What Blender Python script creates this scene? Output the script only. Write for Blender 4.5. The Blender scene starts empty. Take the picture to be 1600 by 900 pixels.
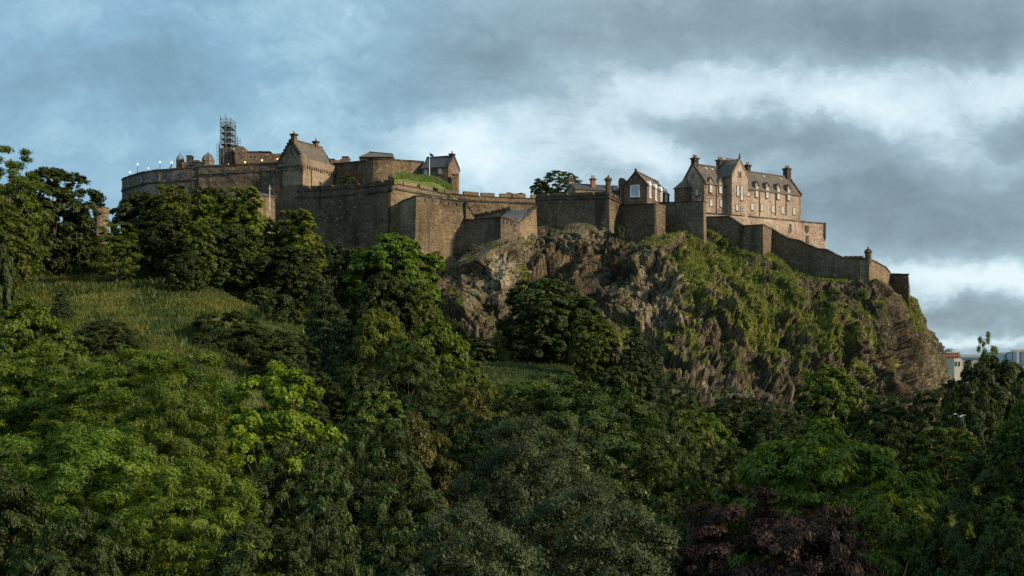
import bpy, math, random
import numpy as np
from mathutils import Vector

# ---------------------------------------------------------------- camera, sky, sun, exposure
F, HY, CX = 1931.0, 585.0, 800.0          # focal length and horizon of the photograph, in its pixels
S = bpy.context.scene
COL = S.collection
R = math.radians

def P(px, py, Y):
    return Vector(((px - CX) / F * Y, Y, (HY - py) / F * Y))

def lin(r, g, b):
    f = lambda c: c / 12.92 if c <= 0.04045 else ((c + 0.055) / 1.055) ** 2.4
    return (f(r / 255), f(g / 255), f(b / 255), 1)

cam_data = bpy.data.cameras.new('camera')
cam = bpy.data.objects.new('camera', cam_data)
COL.objects.link(cam)
cam.rotation_euler = (R(90), 0, 0)
cam_data.sensor_width = 36
cam_data.lens = 36 * F / 1600
cam_data.shift_y = (HY - 450) / 1600
cam_data.clip_start = 0.5
cam_data.clip_end = 20000
S.camera = cam

SUN_EL, SUN_AZ = 23.0, 113.0              # azimuth clockwise from +Y (the view direction); east is +X
SUN_STRENGTH = 3.9
to_sun = Vector((math.sin(R(SUN_AZ)) * math.cos(R(SUN_EL)), math.cos(R(SUN_AZ)) * math.cos(R(SUN_EL)), math.sin(R(SUN_EL))))
sd = bpy.data.lights.new('sun', 'SUN')
sd.energy = SUN_STRENGTH
sd.color = (1.0, 0.84, 0.62)
sd.angle = R(5)
sun = bpy.data.objects.new('sun', sd)
COL.objects.link(sun)
sun.rotation_euler = to_sun.to_track_quat('Z', 'Y').to_euler()
sun.location = (60, 0, 120)

S.view_settings.view_transform = 'Standard'
S.view_settings.look = 'None'
S.view_settings.exposure = 0.36
S.view_settings.gamma = 1.0
S.view_settings.use_curve_mapping = False
S.cycles.max_bounces = 5
S.cycles.diffuse_bounces = 3
S.cycles.transmission_bounces = 3
S.cycles.use_denoising = False

class NT:
    """small node-graph helper"""
    def __init__(s, tree):
        s.t = tree
        s.n = tree.nodes
        s.l = tree.links
    def new(s, typ, **kw):
        nd = s.n.new(typ)
        for k, v in kw.items():
            setattr(nd, k, v)
        return nd
    def put(s, sock, v):
        if isinstance(v, bpy.types.NodeSocket):
            s.l.new(v, sock)
        elif v is not None:
            try:
                sock.default_value = v
            except Exception:
                sock.default_value = tuple(v) + (1,)
    def math(s, op, a, b=None, c=None, clamp=False):
        nd = s.new('ShaderNodeMath', operation=op, use_clamp=clamp)
        s.put(nd.inputs[0], a)
        if b is not None: s.put(nd.inputs[1], b)
        if c is not None: s.put(nd.inputs[2], c)
        return nd.outputs[0]
    def vmath(s, op, a, b=None, out=0):
        nd = s.new('ShaderNodeVectorMath', operation=op)
        s.put(nd.inputs[0], a)
        if b is not None: s.put(nd.inputs[1], b)
        return nd.outputs[out]
    def mix(s, fac, a, b, blend='MIX', clamp=True):
        nd = s.new('ShaderNodeMix', data_type='RGBA', blend_type=blend, clamp_factor=True)
        s.put(nd.inputs[0], fac)
        s.put(nd.inputs[6], a)
        s.put(nd.inputs[7], b)
        return nd.outputs[2]
    def noise(s, vec, scale=1.0, detail=3, rough=0.55, dist=0.0, out=0):
        nd = s.new('ShaderNodeTexNoise')
        s.put(nd.inputs['Vector'], vec)
        nd.inputs['Scale'].default_value = scale
        nd.inputs['Detail'].default_value = detail
        nd.inputs['Roughness'].default_value = rough
        nd.inputs['Distortion'].default_value = dist
        return nd.outputs[out]
    def voro(s, vec, scale=1.0, feature='F1', rnd=1.0):
        nd = s.new('ShaderNodeTexVoronoi', feature=feature)
        s.put(nd.inputs['Vector'], vec)
        nd.inputs['Scale'].default_value = scale
        nd.inputs['Randomness'].default_value = rnd
        return nd
    def scale(s, vec, sc):
        return s.vmath('MULTIPLY', vec, sc)
    def ramp(s, fac, stops, interp='LINEAR'):
        nd = s.new('ShaderNodeValToRGB')
        cr = nd.color_ramp
        cr.interpolation = interp
        while len(cr.elements) < len(stops):
            cr.elements.new(0.5)
        for e, (p, c) in zip(cr.elements, stops):
            e.position = p
            e.color = c if not isinstance(c, (int, float)) else (c, c, c, 1)
        s.put(nd.inputs[0], fac)
        return nd.outputs[0]
    def maprange(s, v, a, b, c=0.0, d=1.0, smooth=True):
        nd = s.new('ShaderNodeMapRange', interpolation_type='SMOOTHSTEP' if smooth else 'LINEAR')
        s.put(nd.inputs[0], v)
        for i, x in enumerate((a, b, c, d)):
            nd.inputs[1 + i].default_value = x
        return nd.outputs[0]

# world: Nishita sky, with broken cloud laid out by direction
world = bpy.data.worlds.new('World')
S.world = world
world.use_nodes = True
w = NT(world.node_tree)
w.n.clear()
sky = w.new('ShaderNodeTexSky', sky_type='NISHITA')
sky.sun_disc = False
sky.sun_elevation = R(SUN_EL)
sky.sun_rotation = R(SUN_AZ)
sky.altitude = 80
sky.air_density = 1.0
sky.dust_density = 1.5
tc = w.new('ShaderNodeTexCoord')
sep = w.new('ShaderNodeSeparateXYZ')
w.put(sep.inputs[0], tc.outputs['Generated'])
dx, dy, dz = sep.outputs
zc = w.math('ADD', w.math('MAXIMUM', dz, -0.08), 0.30)
comb = w.new('ShaderNodeCombineXYZ')
w.put(comb.inputs[0], w.math('DIVIDE', dx, zc))
w.put(comb.inputs[1], w.math('MULTIPLY', w.math('DIVIDE', dy, zc), 0.8))
cloudp = comb.outputs[0]
# azimuth / elevation coordinates (u right, v up), warped so that cloud edges are ragged
ysafe = w.math('MAXIMUM', dy, 0.25)
cuv = w.new('ShaderNodeCombineXYZ')
w.put(cuv.inputs[0], w.math('DIVIDE', dx, ysafe))
w.put(cuv.inputs[1], w.math('DIVIDE', dz, ysafe))
warp = w.new('ShaderNodeTexNoise')
w.put(warp.inputs['Vector'], cuv.outputs[0])
warp.inputs['Scale'].default_value = 11
warp.inputs['Detail'].default_value = 8
warp.inputs['Roughness'].default_value = 0.6
wv = w.vmath('SUBTRACT', warp.outputs['Color'], (0.5, 0.5, 0.5))
uv = w.vmath('ADD', cuv.outputs[0], w.vmath('MULTIPLY', wv, (0.11, 0.075, 0)))

def px2uv(px, py):
    return ((px - CX) / F, (HY - py) / F)
SKY_BLOBS = [  # centre px, py, radius x, y, amplitude, tilt in degrees: cloud masses (negative) and bright openings
    (90, 130, 190, 75, -0.16, 8), (290, 125, 150, 50, -0.17, -6), (60, 300, 200, 70, -0.10, 0), (420, 40, 150, 45, 0.02, 0),
    (500, 110, 120, 70, 0.14, 30), (470, 270, 90, 40, 0.05, 0), (670, 150, 150, 70, -0.14, 20), (830, 60, 230, 60, -0.10, 0),
    (760, 110, 130, 90, -0.08, -20), (720, 235, 130, 40, 0.30, -20), (900, 185, 200, 42, 0.24, 12), (1120, 120, 210, 36, 0.22, -4),
    (1010, 225, 70, 34, 0.18, 0), (1210, 215, 160, 30, -0.36, -5), (1100, 200, 60, 30, -0.16, 10), (1300, 150, 120, 30, 0.14, 0), (1330, 35, 330, 55, -0.34, 0),
    (1530, 60, 180, 50, -0.20, 0), (1560, 140, 150, 30, 0.30, -8), (1400, 195, 110, 38, 0.34, 0), (1590, 195, 60, 32, -0.32, 10),
    (1450, 330, 230, 72, -0.46, 4), (1300, 330, 90, 60, -0.14, 30), (1550, 375, 140, 36, -0.12, 0), (1560, 245, 100, 24, 0.10, 0),
    (1540, 448, 150, 24, 0.5, -2), (1470, 487, 110, 22, -0.34, -2), (1560, 515, 100, 20, -0.10, 0), (1520, 546, 120, 9, 0.4, 0),
    (970, 265, 60, 22, -0.20, 0), (1000, 60, 120, 30, 0.08, 0), (600, 215, 120, 24, 0.10, 10), (250, 215, 200, 20, 0.06, 6),
    (1180, 258, 200, 20, 0.16, 0), (1290, 175, 130, 36, 0.20, 0), (1000, 240, 70, 40, 0.14, 0), (620, 250, 110, 30, 0.12, 0),
]
acc = 0.50
for (bx, by, rx, ry, amp, ang) in SKY_BLOBS:
    cu, cv = px2uv(bx, by)
    mp = w.new('ShaderNodeMapping', vector_type='TEXTURE')
    w.put(mp.inputs['Vector'], uv)
    mp.inputs['Location'].default_value = (cu, cv, 0)
    mp.inputs['Rotation'].default_value = (0, 0, R(ang))
    mp.inputs['Scale'].default_value = (rx / F, ry / F, 1)
    ln = w.vmath('DOT_PRODUCT', mp.outputs[0], mp.outputs[0], out=1)
    g = w.math('EXPONENT', w.math('MULTIPLY', ln, -0.9))
    acc = w.math('MULTIPLY_ADD', g, amp * 1.08, acc)
n1 = w.noise(cloudp, 1.7, 10, 0.66, 0.45)
n2 = w.noise(w.scale(cloudp, (0.7, 1.3, 1)), 6.0, 6, 0.62, 0.3)
front = w.maprange(w.math('DIVIDE', dx, ysafe), -0.42, 0.05, 0.75, 1.0)
acc = w.math('ADD', acc, w.math('MULTIPLY', w.math('MULTIPLY', w.math('SUBTRACT', n1, 0.5), 1.15), front))
n3 = w.noise(w.scale(uv, (1, 1.7, 1)), 13.0, 9, 0.68, 0.5)
acc = w.math('ADD', acc, w.math('MULTIPLY', w.math('MULTIPLY', w.math('SUBTRACT', n3, 0.5), 0.58), front))
n4 = w.noise(w.scale(uv, (1, 1.5, 1)), 36.0, 6, 0.7, 0.3)
acc = w.math('ADD', acc, w.math('MULTIPLY', w.math('MULTIPLY', w.math('SUBTRACT', n4, 0.5), 0.22), front))
acc = w.math('ADD', acc, w.math('MULTIPLY', w.math('MULTIPLY', w.math('SUBTRACT', n2, 0.5), 0.3), front))
CK = 10.0
def cc(r, g, b):
    c = lin(r, g, b)
    return (c[0], c[1], c[2], 1)
right = w.ramp(acc, [(0.0, cc(112, 131, 142)), (0.22, cc(127, 148, 159)), (0.48, cc(146, 170, 182)), (0.75, cc(190, 211, 220)), (1.0, cc(212, 227, 233))])
left = w.ramp(acc, [(0.0, cc(100, 128, 146)), (0.25, cc(112, 146, 166)), (0.45, cc(127, 166, 188)), (0.75, cc(170, 203, 218)), (1.0, cc(210, 228, 236))])
lr = w.maprange(w.math('DIVIDE', dx, ysafe), -0.22, 0.10)
cl = w.mix(lr, left, right)
cl = w.mix(1.0, cl, (CK, CK, CK, 1), 'MULTIPLY')
final = w.mix(0.90, sky.outputs[0], cl)
bg = w.new('ShaderNodeBackground')
w.put(bg.inputs['Color'], final)
bg.inputs['Strength'].default_value = 0.1
wo = w.new('ShaderNodeOutputWorld')
w.l.new(bg.outputs[0], wo.inputs['Surface'])

# ---------------------------------------------------------------- numpy noise
def hash3(ix, iy, iz, seed):
    h = (ix.astype(np.int64) * 374761393 + iy.astype(np.int64) * 668265263 + iz.astype(np.int64) * 2147483647 + seed * 974711) & 0xFFFFFFFF
    h = ((h ^ (h >> 13)) * 1274126177) & 0xFFFFFFFF
    h = ((h ^ (h >> 16)) * 2246822519) & 0xFFFFFFFF
    return ((h ^ (h >> 15)) & 0xFFFFFF) / float(0xFFFFFF)

def vnoise(p, seed=0):
    i = np.floor(p).astype(np.int64)
    f = p - i
    f = f * f * f * (f * (f * 6 - 15) + 10)
    out = 0
    for a in (0, 1):
        for b in (0, 1):
            for c in (0, 1):
                wgt = (f[:, 0] if a else 1 - f[:, 0]) * (f[:, 1] if b else 1 - f[:, 1]) * (f[:, 2] if c else 1 - f[:, 2])
                out = out + wgt * hash3(i[:, 0] + a, i[:, 1] + b, i[:, 2] + c, seed)
    return out * 2 - 1

def fbm(p, seed=0, octv=4, gain=0.5):
    s, a, t = 0, 1.0, 0
    for k in range(octv):
        s = s + a * vnoise(p * (2.03 ** k) + k * 17.3, seed + k)
        t += a
        a *= gain
    return s / t

def worley_facets(p, seed, tilt=0.6):
    """random offset and tilt per Voronoi cell: angular rock facets"""
    i0 = np.floor(p).astype(np.int64)
    best = np.full(len(p), 1e9)
    val = np.zeros(len(p))
    for a in (-1, 0, 1):
        for b in (-1, 0, 1):
            for c in (-1, 0, 1):
                ix, iy, iz = i0[:, 0] + a, i0[:, 1] + b, i0[:, 2] + c
                h = [hash3(ix, iy, iz, seed + q) for q in range(3)]
                d0 = p[:, 0] - ix - h[0]
                d1 = p[:, 1] - iy - h[1]
                d2 = p[:, 2] - iz - h[2]
                d = d0 * d0 + d1 * d1 + d2 * d2
                r = hash3(ix, iy, iz, seed + 7) * 2 - 1
                t0 = (hash3(ix, iy, iz, seed + 8) * 2 - 1) * tilt
                t1 = (hash3(ix, iy, iz, seed + 9) * 2 - 1) * tilt
                t2 = (hash3(ix, iy, iz, seed + 10) * 1.4 - 1) * tilt
                v = r + t0 * d0 * 2 + t1 * d1 * 2 + t2 * d2 * 2
                m = d < best
                best = np.where(m, d, best)
                val = np.where(m, v, val)
    return val

# ---------------------------------------------------------------- object helpers
def tag(o, label=None, cat=None, group=None, kind=None):
    if label: o['label'] = label
    if cat: o['category'] = cat
    if group: o['group'] = group
    if kind: o['kind'] = kind
    return o

def np_mesh(name, verts, faces, mat, smooth=False):
    """mesh from numpy arrays; faces all of one size"""
    verts = np.asarray(verts, dtype=np.float32)
    faces = np.asarray(faces, dtype=np.int32)
    me = bpy.data.meshes.new(name)
    nf, k = faces.shape
    me.vertices.add(len(verts))
    me.vertices.foreach_set('co', verts.ravel())
    me.loops.add(nf * k)
    me.loops.foreach_set('vertex_index', faces.ravel())
    me.polygons.add(nf)
    me.polygons.foreach_set('loop_start', np.arange(nf, dtype=np.int32) * k)
    me.polygons.foreach_set('loop_total', np.full(nf, k, dtype=np.int32))
    if smooth:
        me.polygons.foreach_set('use_smooth', np.ones(nf, dtype=bool))
    me.update(calc_edges=True)
    me.materials.append(mat)
    return me

def link(name, me, parent=None, loc=None):
    o = bpy.data.objects.new(name, me)
    COL.objects.link(o)
    if parent is not None: o.parent = parent
    if loc is not None: o.location = loc
    return o

def empty(name, loc=(0, 0, 0), rz=0.0, label=None, cat=None, group=None):
    o = bpy.data.objects.new(name, None)
    o.empty_display_size = 0.5
    COL.objects.link(o)
    o.location = loc
    o.rotation_euler = (0, 0, rz)
    return tag(o, label, cat, group)

class MB:
    """collects shapes, then links them as ONE mesh object"""
    def __init__(s):
        s.v, s.f = [], []
    def add(s, vs, fs):
        b = len(s.v)
        s.v += [tuple(v) for v in vs]
        s.f += [tuple(b + i for i in f) for f in fs]
        return s
    def box(s, x0, y0, z0, x1, y1, z1, taper=0.0):
        t = taper
        vs = [(x0, y0, z0), (x1, y0, z0), (x1, y1, z0), (x0, y1, z0), (x0 + t, y0 + t, z1), (x1 - t, y0 + t, z1), (x1 - t, y1 - t, z1), (x0 + t, y1 - t, z1)]
        return s.add(vs, [(0, 3, 2, 1), (4, 5, 6, 7), (0, 1, 5, 4), (1, 2, 6, 5), (2, 3, 7, 6), (3, 0, 4, 7)])
    def prism(s, poly, axis, a, b):
        """poly of (p, q) extruded along axis 'x' (poly in y,z) or 'y' (poly in x,z) or 'z' (poly in x,y)"""
        n = len(poly)
        def m(p, q, c):
            return {'x': (c, p, q), 'y': (p, c, q), 'z': (p, q, c)}[axis]
        vs = [m(p, q, a) for p, q in poly] + [m(p, q, b) for p, q in poly]
        fs = [tuple(range(n))[::-1], tuple(range(n, 2 * n))] + [(i, (i + 1) % n, n + (i + 1) % n, n + i) for i in range(n)]
        return s.add(vs, fs)
    def tube(s, p0, p1, r0, r1=None, n=6):
        r1 = r0 if r1 is None else r1
        p0, p1 = Vector(p0), Vector(p1)
        d = (p1 - p0).normalized()
        a = d.orthogonal().normalized()
        b = d.cross(a)
        vs = []
        for p, r in ((p0, r0), (p1, r1)):
            for k in range(n):
                t = 2 * math.pi * k / n
                vs.append(p + a * math.cos(t) * r + b * math.sin(t) * r)
        return s.add(vs, [tuple(range(n))[::-1], tuple(range(n, 2 * n))] + [(i, (i + 1) % n, n + (i + 1) % n, n + i) for i in range(n)])
    def lathe(s, prof, cx=0, cy=0, n=12, rot=0.0):
        vs, fs = [], []
        for r, z in prof:
            for k in range(n):
                t = 2 * math.pi * k / n + rot
                vs.append((cx + r * math.cos(t), cy + r * math.sin(t), z))
        for j in range(len(prof) - 1):
            for k in range(n):
                fs.append((j * n + k, j * n + (k + 1) % n, (j + 1) * n + (k + 1) % n, (j + 1) * n + k))
        fs.append(tuple(range(n))[::-1])
        fs.append(tuple(range((len(prof) - 1) * n, len(prof) * n)))
        return s.add(vs, fs)
    def build(s, name, mat, parent=None, label=None, loc=None):
        me = bpy.data.meshes.new(name)
        me.from_pydata(s.v, [], s.f)
        me.update()
        me.materials.append(mat)
        o = link(name, me, parent, loc)
        if label: o['label'] = label
        return o

# ---------------------------------------------------------------- materials
def mat_base(name, rough=0.85, spec=0.25):
    m = bpy.data.materials.new(name)
    m.use_nodes = True
    t = NT(m.node_tree)
    b = t.n['Principled BSDF']
    b.inputs['Roughness'].default_value = rough
    b.inputs['Specular IOR Level'].default_value = spec
    return m, t, b

def mat_plain(name, col, rough=0.7, var=0.15, spec=0.3, scale=1.5, metallic=0):
    m, t, b = mat_base(name, rough, spec)
    b.inputs['Metallic'].default_value = metallic
    g = t.new('ShaderNodeTexCoord').outputs['Object']
    n = t.noise(g, scale, 5, 0.6)
    c2 = tuple(c * (1 - var * 2) for c in col[:3]) + (1,)
    c3 = tuple(min(1, c * (1 + var)) for c in col[:3]) + (1,)
    t.put(b.inputs['Base Color'], t.ramp(n, [(0.3, c2), (0.7, c3)]))
    return m

def mat_stone(name, dark, mid, light, bx=2.0, bz=3.4, stain=0.5, patch=0.05, bump=0.5, moss=0.0, speck=0.03):
    """squared rubble: one colour per stone, weather stains, a few pale stones"""
    m, t, b = mat_base(name, 0.92, 0.15)
    g = t.new('ShaderNodeNewGeometry').outputs['Position']
    rot = t.new('ShaderNodeVectorRotate', rotation_type='Z_AXIS')
    t.put(rot.inputs['Vector'], g)
    rot.inputs['Angle'].default_value = 0.5
    sc = t.scale(rot.outputs[0], (bx, bx, bz))
    v = t.voro(sc, 1.0, 'F1', 0.8)
    vsep = t.new('ShaderNodeSeparateColor')
    t.put(vsep.inputs[0], v.outputs['Color'])
    per = vsep.outputs[0]
    big = t.noise(g, patch, 6, 0.62, 0.4)
    f = t.math('ADD', t.math('MULTIPLY', per, 0.34), t.math('MULTIPLY', t.math('SUBTRACT', big, 0.5), 2.5))
    crs = t.noise(t.scale(g, (0.12, 0.12, 2.2)), 1.0, 3, 0.6)
    f = t.math('ADD', f, t.math('MULTIPLY', t.math('SUBTRACT', crs, 0.5), 0.55))
    f = t.math('ADD', f, 0.32)
    col = t.ramp(f, [(0.02, dark), (0.45, mid), (0.95, light)])
    # hue drift between ochre and grey
    hue = t.noise(g, 0.16, 4, 0.6)
    col = t.mix(t.maprange(hue, 0.42, 0.68, 0, 0.55), col, (mid[0] * 0.95, mid[1] * 1.0, mid[2] * 1.12, 1))
    if stain:
        st = t.noise(t.scale(g, (0.4, 0.4, 0.045)), 1.0, 6, 0.6, 0.3)
        sf = t.maprange(st, 0.5, 0.72, 0, stain)
        col = t.mix(sf, col, (dark[0] * 0.55, dark[1] * 0.55, dark[2] * 0.55, 1))
    # isolated pale and black stones
    pale = t.math('GREATER_THAN', vsep.outputs[1], 1 - speck)
    col = t.mix(t.math('MULTIPLY', pale, 0.38), col, (0.42, 0.37, 0.30, 1))
    blk = t.math('GREATER_THAN', vsep.outputs[2], 1 - speck)
    col = t.mix(t.math('MULTIPLY', blk, 0.4), col, (0.03, 0.027, 0.025, 1))
    if moss:
        mo = t.maprange(t.noise(g, 0.2, 6, 0.7), 0.52, 0.66, 0, moss)
        col = t.mix(mo, col, (0.06, 0.075, 0.03, 1))
    joint = t.voro(sc, 1.0, 'DISTANCE_TO_EDGE', 0.8).outputs['Distance']
    jf = t.maprange(joint, 0.0, 0.12, 0, 1)
    col = t.mix(t.math('MULTIPLY', t.math('SUBTRACT', 1.0, jf), 0.45), col, (dark[0] * 0.6, dark[1] * 0.6, dark[2] * 0.6, 1))
    t.put(b.inputs['Base Color'], col)
    bm = t.new('ShaderNodeBump')
    bm.inputs['Strength'].default_value = bump
    bm.inputs['Distance'].default_value = 0.25
    h = t.math('ADD', t.math('MULTIPLY', jf, 0.5), t.math('MULTIPLY', t.noise(g, 2.2, 5, 0.7), 0.9))
    h = t.math('ADD', h, t.math('MULTIPLY', per, 0.35))
    t.put(bm.inputs['Height'], h)
    t.put(b.inputs['Normal'], bm.outputs[0])
    return m

def mat_slate(name, a, c, row=1.2):
    m, t, b = mat_base(name, 0.65, 0.3)
    g = t.new('ShaderNodeNewGeometry').outputs['Position']
    v = t.voro(t.scale(g, (1.6, 1.6, 2.6)), 1.2, 'F1', 1.0)
    n = t.noise(g, 0.35, 5, 0.6)
    f = t.math('ADD', t.math('MULTIPLY', t.vmath('LENGTH', v.outputs['Color'], out=1), 0.25), t.math('MULTIPLY', n, 0.9))
    t.put(b.inputs['Base Color'], t.ramp(f, [(0.35, a), (0.95, c)]))
    bm = t.new('ShaderNodeBump')
    bm.inputs['Strength'].default_value = 0.4
    bm.inputs['Distance'].default_value = 0.1
    t.put(bm.inputs['Height'], v.outputs['Distance'])
    t.put(b.inputs['Normal'], bm.outputs[0])
    return m

M = {}
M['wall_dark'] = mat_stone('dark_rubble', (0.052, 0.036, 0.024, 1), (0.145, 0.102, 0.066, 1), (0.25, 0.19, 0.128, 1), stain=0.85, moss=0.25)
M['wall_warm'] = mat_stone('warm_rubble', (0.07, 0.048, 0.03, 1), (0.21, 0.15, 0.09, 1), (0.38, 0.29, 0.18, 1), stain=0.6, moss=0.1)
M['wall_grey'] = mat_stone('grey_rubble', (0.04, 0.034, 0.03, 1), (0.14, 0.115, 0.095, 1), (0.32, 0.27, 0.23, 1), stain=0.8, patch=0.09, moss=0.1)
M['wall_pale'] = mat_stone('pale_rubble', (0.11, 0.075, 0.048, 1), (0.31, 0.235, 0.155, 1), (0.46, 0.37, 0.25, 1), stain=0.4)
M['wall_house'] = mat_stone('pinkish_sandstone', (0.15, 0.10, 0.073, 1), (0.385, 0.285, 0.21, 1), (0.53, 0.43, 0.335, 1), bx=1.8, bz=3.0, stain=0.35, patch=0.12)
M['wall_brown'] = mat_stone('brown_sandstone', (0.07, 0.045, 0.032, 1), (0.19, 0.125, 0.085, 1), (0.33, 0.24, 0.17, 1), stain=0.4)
M['coping'] = mat_stone('weathered_coping', (0.028, 0.024, 0.022, 1), (0.075, 0.062, 0.05, 1), (0.18, 0.15, 0.12, 1), bx=0.9, bz=2, stain=0.3, speck=0.03)
M['dressed'] = mat_stone('dressed_sandstone', (0.12, 0.09, 0.06, 1), (0.27, 0.20, 0.135, 1), (0.42, 0.34, 0.25, 1), bx=1.2, bz=2.5, stain=0.4, speck=0.02)
M['chimney'] = mat_stone('sooty_chimney_stone', (0.025, 0.020, 0.018, 1), (0.085, 0.062, 0.05, 1), (0.17, 0.13, 0.10, 1), stain=0.3, patch=0.2)
M['slate_brown'] = mat_slate('brown_slate', (0.055, 0.044, 0.036, 1), (0.155, 0.125, 0.098, 1))
M['slate_grey'] = mat_slate('grey_slate', (0.028, 0.029, 0.033, 1), (0.085, 0.086, 0.095, 1))
M['lead'] = mat_plain('lead_sheet', (0.22, 0.25, 0.28), 0.5, 0.15)
M['white_paint'] = mat_plain('white_painted_wood', (0.74, 0.74, 0.72), 0.5, 0.04)
M['iron'] = mat_plain('black_iron', (0.03, 0.03, 0.032), 0.5, 0.1)
M['steel'] = mat_plain('galvanised_scaffold_tube', (0.12, 0.13, 0.14), 0.5, 0.2)
M['boards'] = mat_plain('scaffold_boards', (0.07, 0.06, 0.05), 0.8, 0.2)
M['flag'] = mat_plain('navy_flag_cloth', (0.03, 0.05, 0.10), 0.8, 0.1)
M['redtile'] = mat_plain('red_brick', (0.30, 0.12, 0.07), 0.8, 0.15, scale=0.3)
M['cream'] = mat_plain('cream_render', (0.58, 0.50, 0.40), 0.8, 0.06)
M['concrete'] = mat_plain('pale_concrete', (0.36, 0.35, 0.33), 0.8, 0.08, scale=0.1)

def mat_glass(name, col, rough=0.12):
    m, t, b = mat_base(name, rough, 0.8)
    g = t.new('ShaderNodeNewGeometry').outputs['Position']
    t.put(b.inputs['Base Color'], t.ramp(t.noise(g, 0.9, 2), [(0.35, tuple(c * 0.6 for c in col) + (1,)), (0.65, tuple(col) + (1,))]))
    return m
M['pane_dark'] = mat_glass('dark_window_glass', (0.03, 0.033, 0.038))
M['pane_sky'] = mat_glass('painted_sky_glass', (0.40, 0.43, 0.46))  # sky reflection painted into the glass as a pale base colour
M['pane_blue'] = mat_glass('blue_office_glass', (0.10, 0.20, 0.32))

def mat_emit(name, col, st):
    m, t, b = mat_base(name)
    t.put(b.inputs['Base Color'], tuple(col) + (1,))
    t.put(b.inputs['Emission Color'], tuple(col) + (1,))
    b.inputs['Emission Strength'].default_value = st
    return m
M['lamp_white'] = mat_emit('lit_white_lamp', (1.0, 0.93, 0.85), 1.1)
M['lamp_amber'] = mat_emit('lit_amber_lamp', (1.0, 0.5, 0.14), 2.5)

def mat_leaf(name, c1, c2, c3=None, trans=0.35, rough=0.55, patch=0.25):
    """c1 dark .. c2 common .. c3 rare bright leaf; per-leaf and per-tree variation"""
    m = bpy.data.materials.new(name)
    m.use_nodes = True
    t = NT(m.node_tree)
    t.n.clear()
    geo = t.new('ShaderNodeNewGeometry')
    rnd = geo.outputs['Random Per Island']
    oi = t.new('ShaderNodeObjectInfo')
    big = t.noise(t.new('ShaderNodeTexCoord').outputs['Object'], patch, 4, 0.6)
    f = t.math('ADD', t.math('MULTIPLY', rnd, 0.55), t.math('MULTIPLY', t.math('SUBTRACT', big, 0.5), 1.5))
    f = t.math('ADD', f, 0.2)
    c3 = c3 or c2
    col = t.ramp(f, [(0.0, tuple(c1) + (1,)), (0.5, tuple(c2) + (1,)), (1.0, tuple(c3) + (1,))])
    hs = t.new('ShaderNodeHueSaturation')
    t.put(hs.inputs['Hue'], t.math('ADD', 0.488, t.math('MULTIPLY', oi.outputs['Random'], 0.024)))
    t.put(hs.inputs['Value'], t.math('ADD', 0.85, t.math('MULTIPLY', oi.outputs['Random'], 0.3)))
    t.put(hs.inputs['Color'], col)
    col = hs.outputs[0]
    d = t.new('ShaderNodeBsdfDiffuse')
    t.put(d.inputs['Color'], col)
    tr = t.new('ShaderNodeBsdfTranslucent')
    t.put(tr.inputs['Color'], t.mix(1.0, col, (1.3, 1.35, 0.5, 1), 'MULTIPLY'))
    gl = t.new('ShaderNodeBsdfGlossy')
    gl.inputs['Roughness'].default_value = rough
    gl.inputs['Color'].default_value = (0.8, 0.85, 0.8, 1)
    m1 = t.new('ShaderNodeMixShader')
    m1.inputs[0].default_value = trans
    t.l.new(d.outputs[0], m1.inputs[1])
    t.l.new(tr.outputs[0], m1.inputs[2])
    m2 = t.new('ShaderNodeMixShader')
    m2.inputs[0].default_value = 0.02
    t.l.new(m1.outputs[0], m2.inputs[1])
    t.l.new(gl.outputs[0], m2.inputs[2])
    o = t.new('ShaderNodeOutputMaterial')
    t.l.new(m2.outputs[0], o.inputs['Surface'])
    return m
M['bark'] = mat_plain('bark', (0.09, 0.075, 0.058), 0.95, 0.25, 0.1, 3)

# ---------------------------------------------------------------- ground
GY = np.array([0, 12, 30, 50, 75, 110, 140, 165, 200, 235, 275, 330, 480, 900, 9000.])
GP = np.array([-1500, -300, 300, 420, 600, 800, 1100, 1300, 1600, 3000.])
GZ = np.array([
    [-1.7, -2.4, -11, -17, -17, -8, 2, 6, 14, 22, 28, 30, 10, -14, -14],
    [-1.7, -2.4, -11, -17, -16, -3, 5, 9.5, 15.5, 23, 31, 33, 12, -14, -14],
    [-1.7, -2.4, -11, -17, -16, -3, 4.5, 9, 15.5, 23, 31, 34, 12, -14, -14],
    [-1.7, -2.4, -11, -17, -16.5, -6, 1.5, 6, 12, 19, 30, 34, 12, -14, -14],
    [-1.7, -2.4, -11, -17, -17, -13, -7, -3, 2, 7, 12, 12, 5, -14, -14],
    [-1.7, -2.4, -11, -17, -17, -15, -9, -4, 1.6, 5, 6, 6, 0, -14, -14],
    [-1.7, -2.4, -11, -17, -17.5, -16, -14, -11, -6, -3, 0, 0, -6, -14, -14],
    [-1.7, -2.4, -11, -17, -18, -17.5, -16, -13, -9, -5, -4, -6, -10, -14, -14],
    [-1.7, -2.4, -11, -17, -18, -18, -17, -16, -15, -14, -13, -12, -12, -14, -14],
    [-1.7, -2.4, -11, -17, -18, -18, -17, -16, -15, -14, -13, -12, -12, -14, -14],
])
# fine profile table with smooth ease between knots
_yy = np.concatenate([np.arange(0, 500, 2.0), np.arange(500, 9001, 100.0)])
_prof = np.array([np.interp(_yy, GY, row) for row in GZ])
_k = np.ones(9) / 9
for r_ in range(len(_prof)):
    seg = _prof[r_, :240]
    pad = np.concatenate([np.full(4, seg[0]), seg, np.full(4, seg[-1])])
    sm = np.convolve(pad, _k, 'valid')
    wgt = np.clip((_yy[:240] - 60) / 20, 0, 1)
    _prof[r_, :240] = seg * (1 - wgt) + sm * wgt

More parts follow.
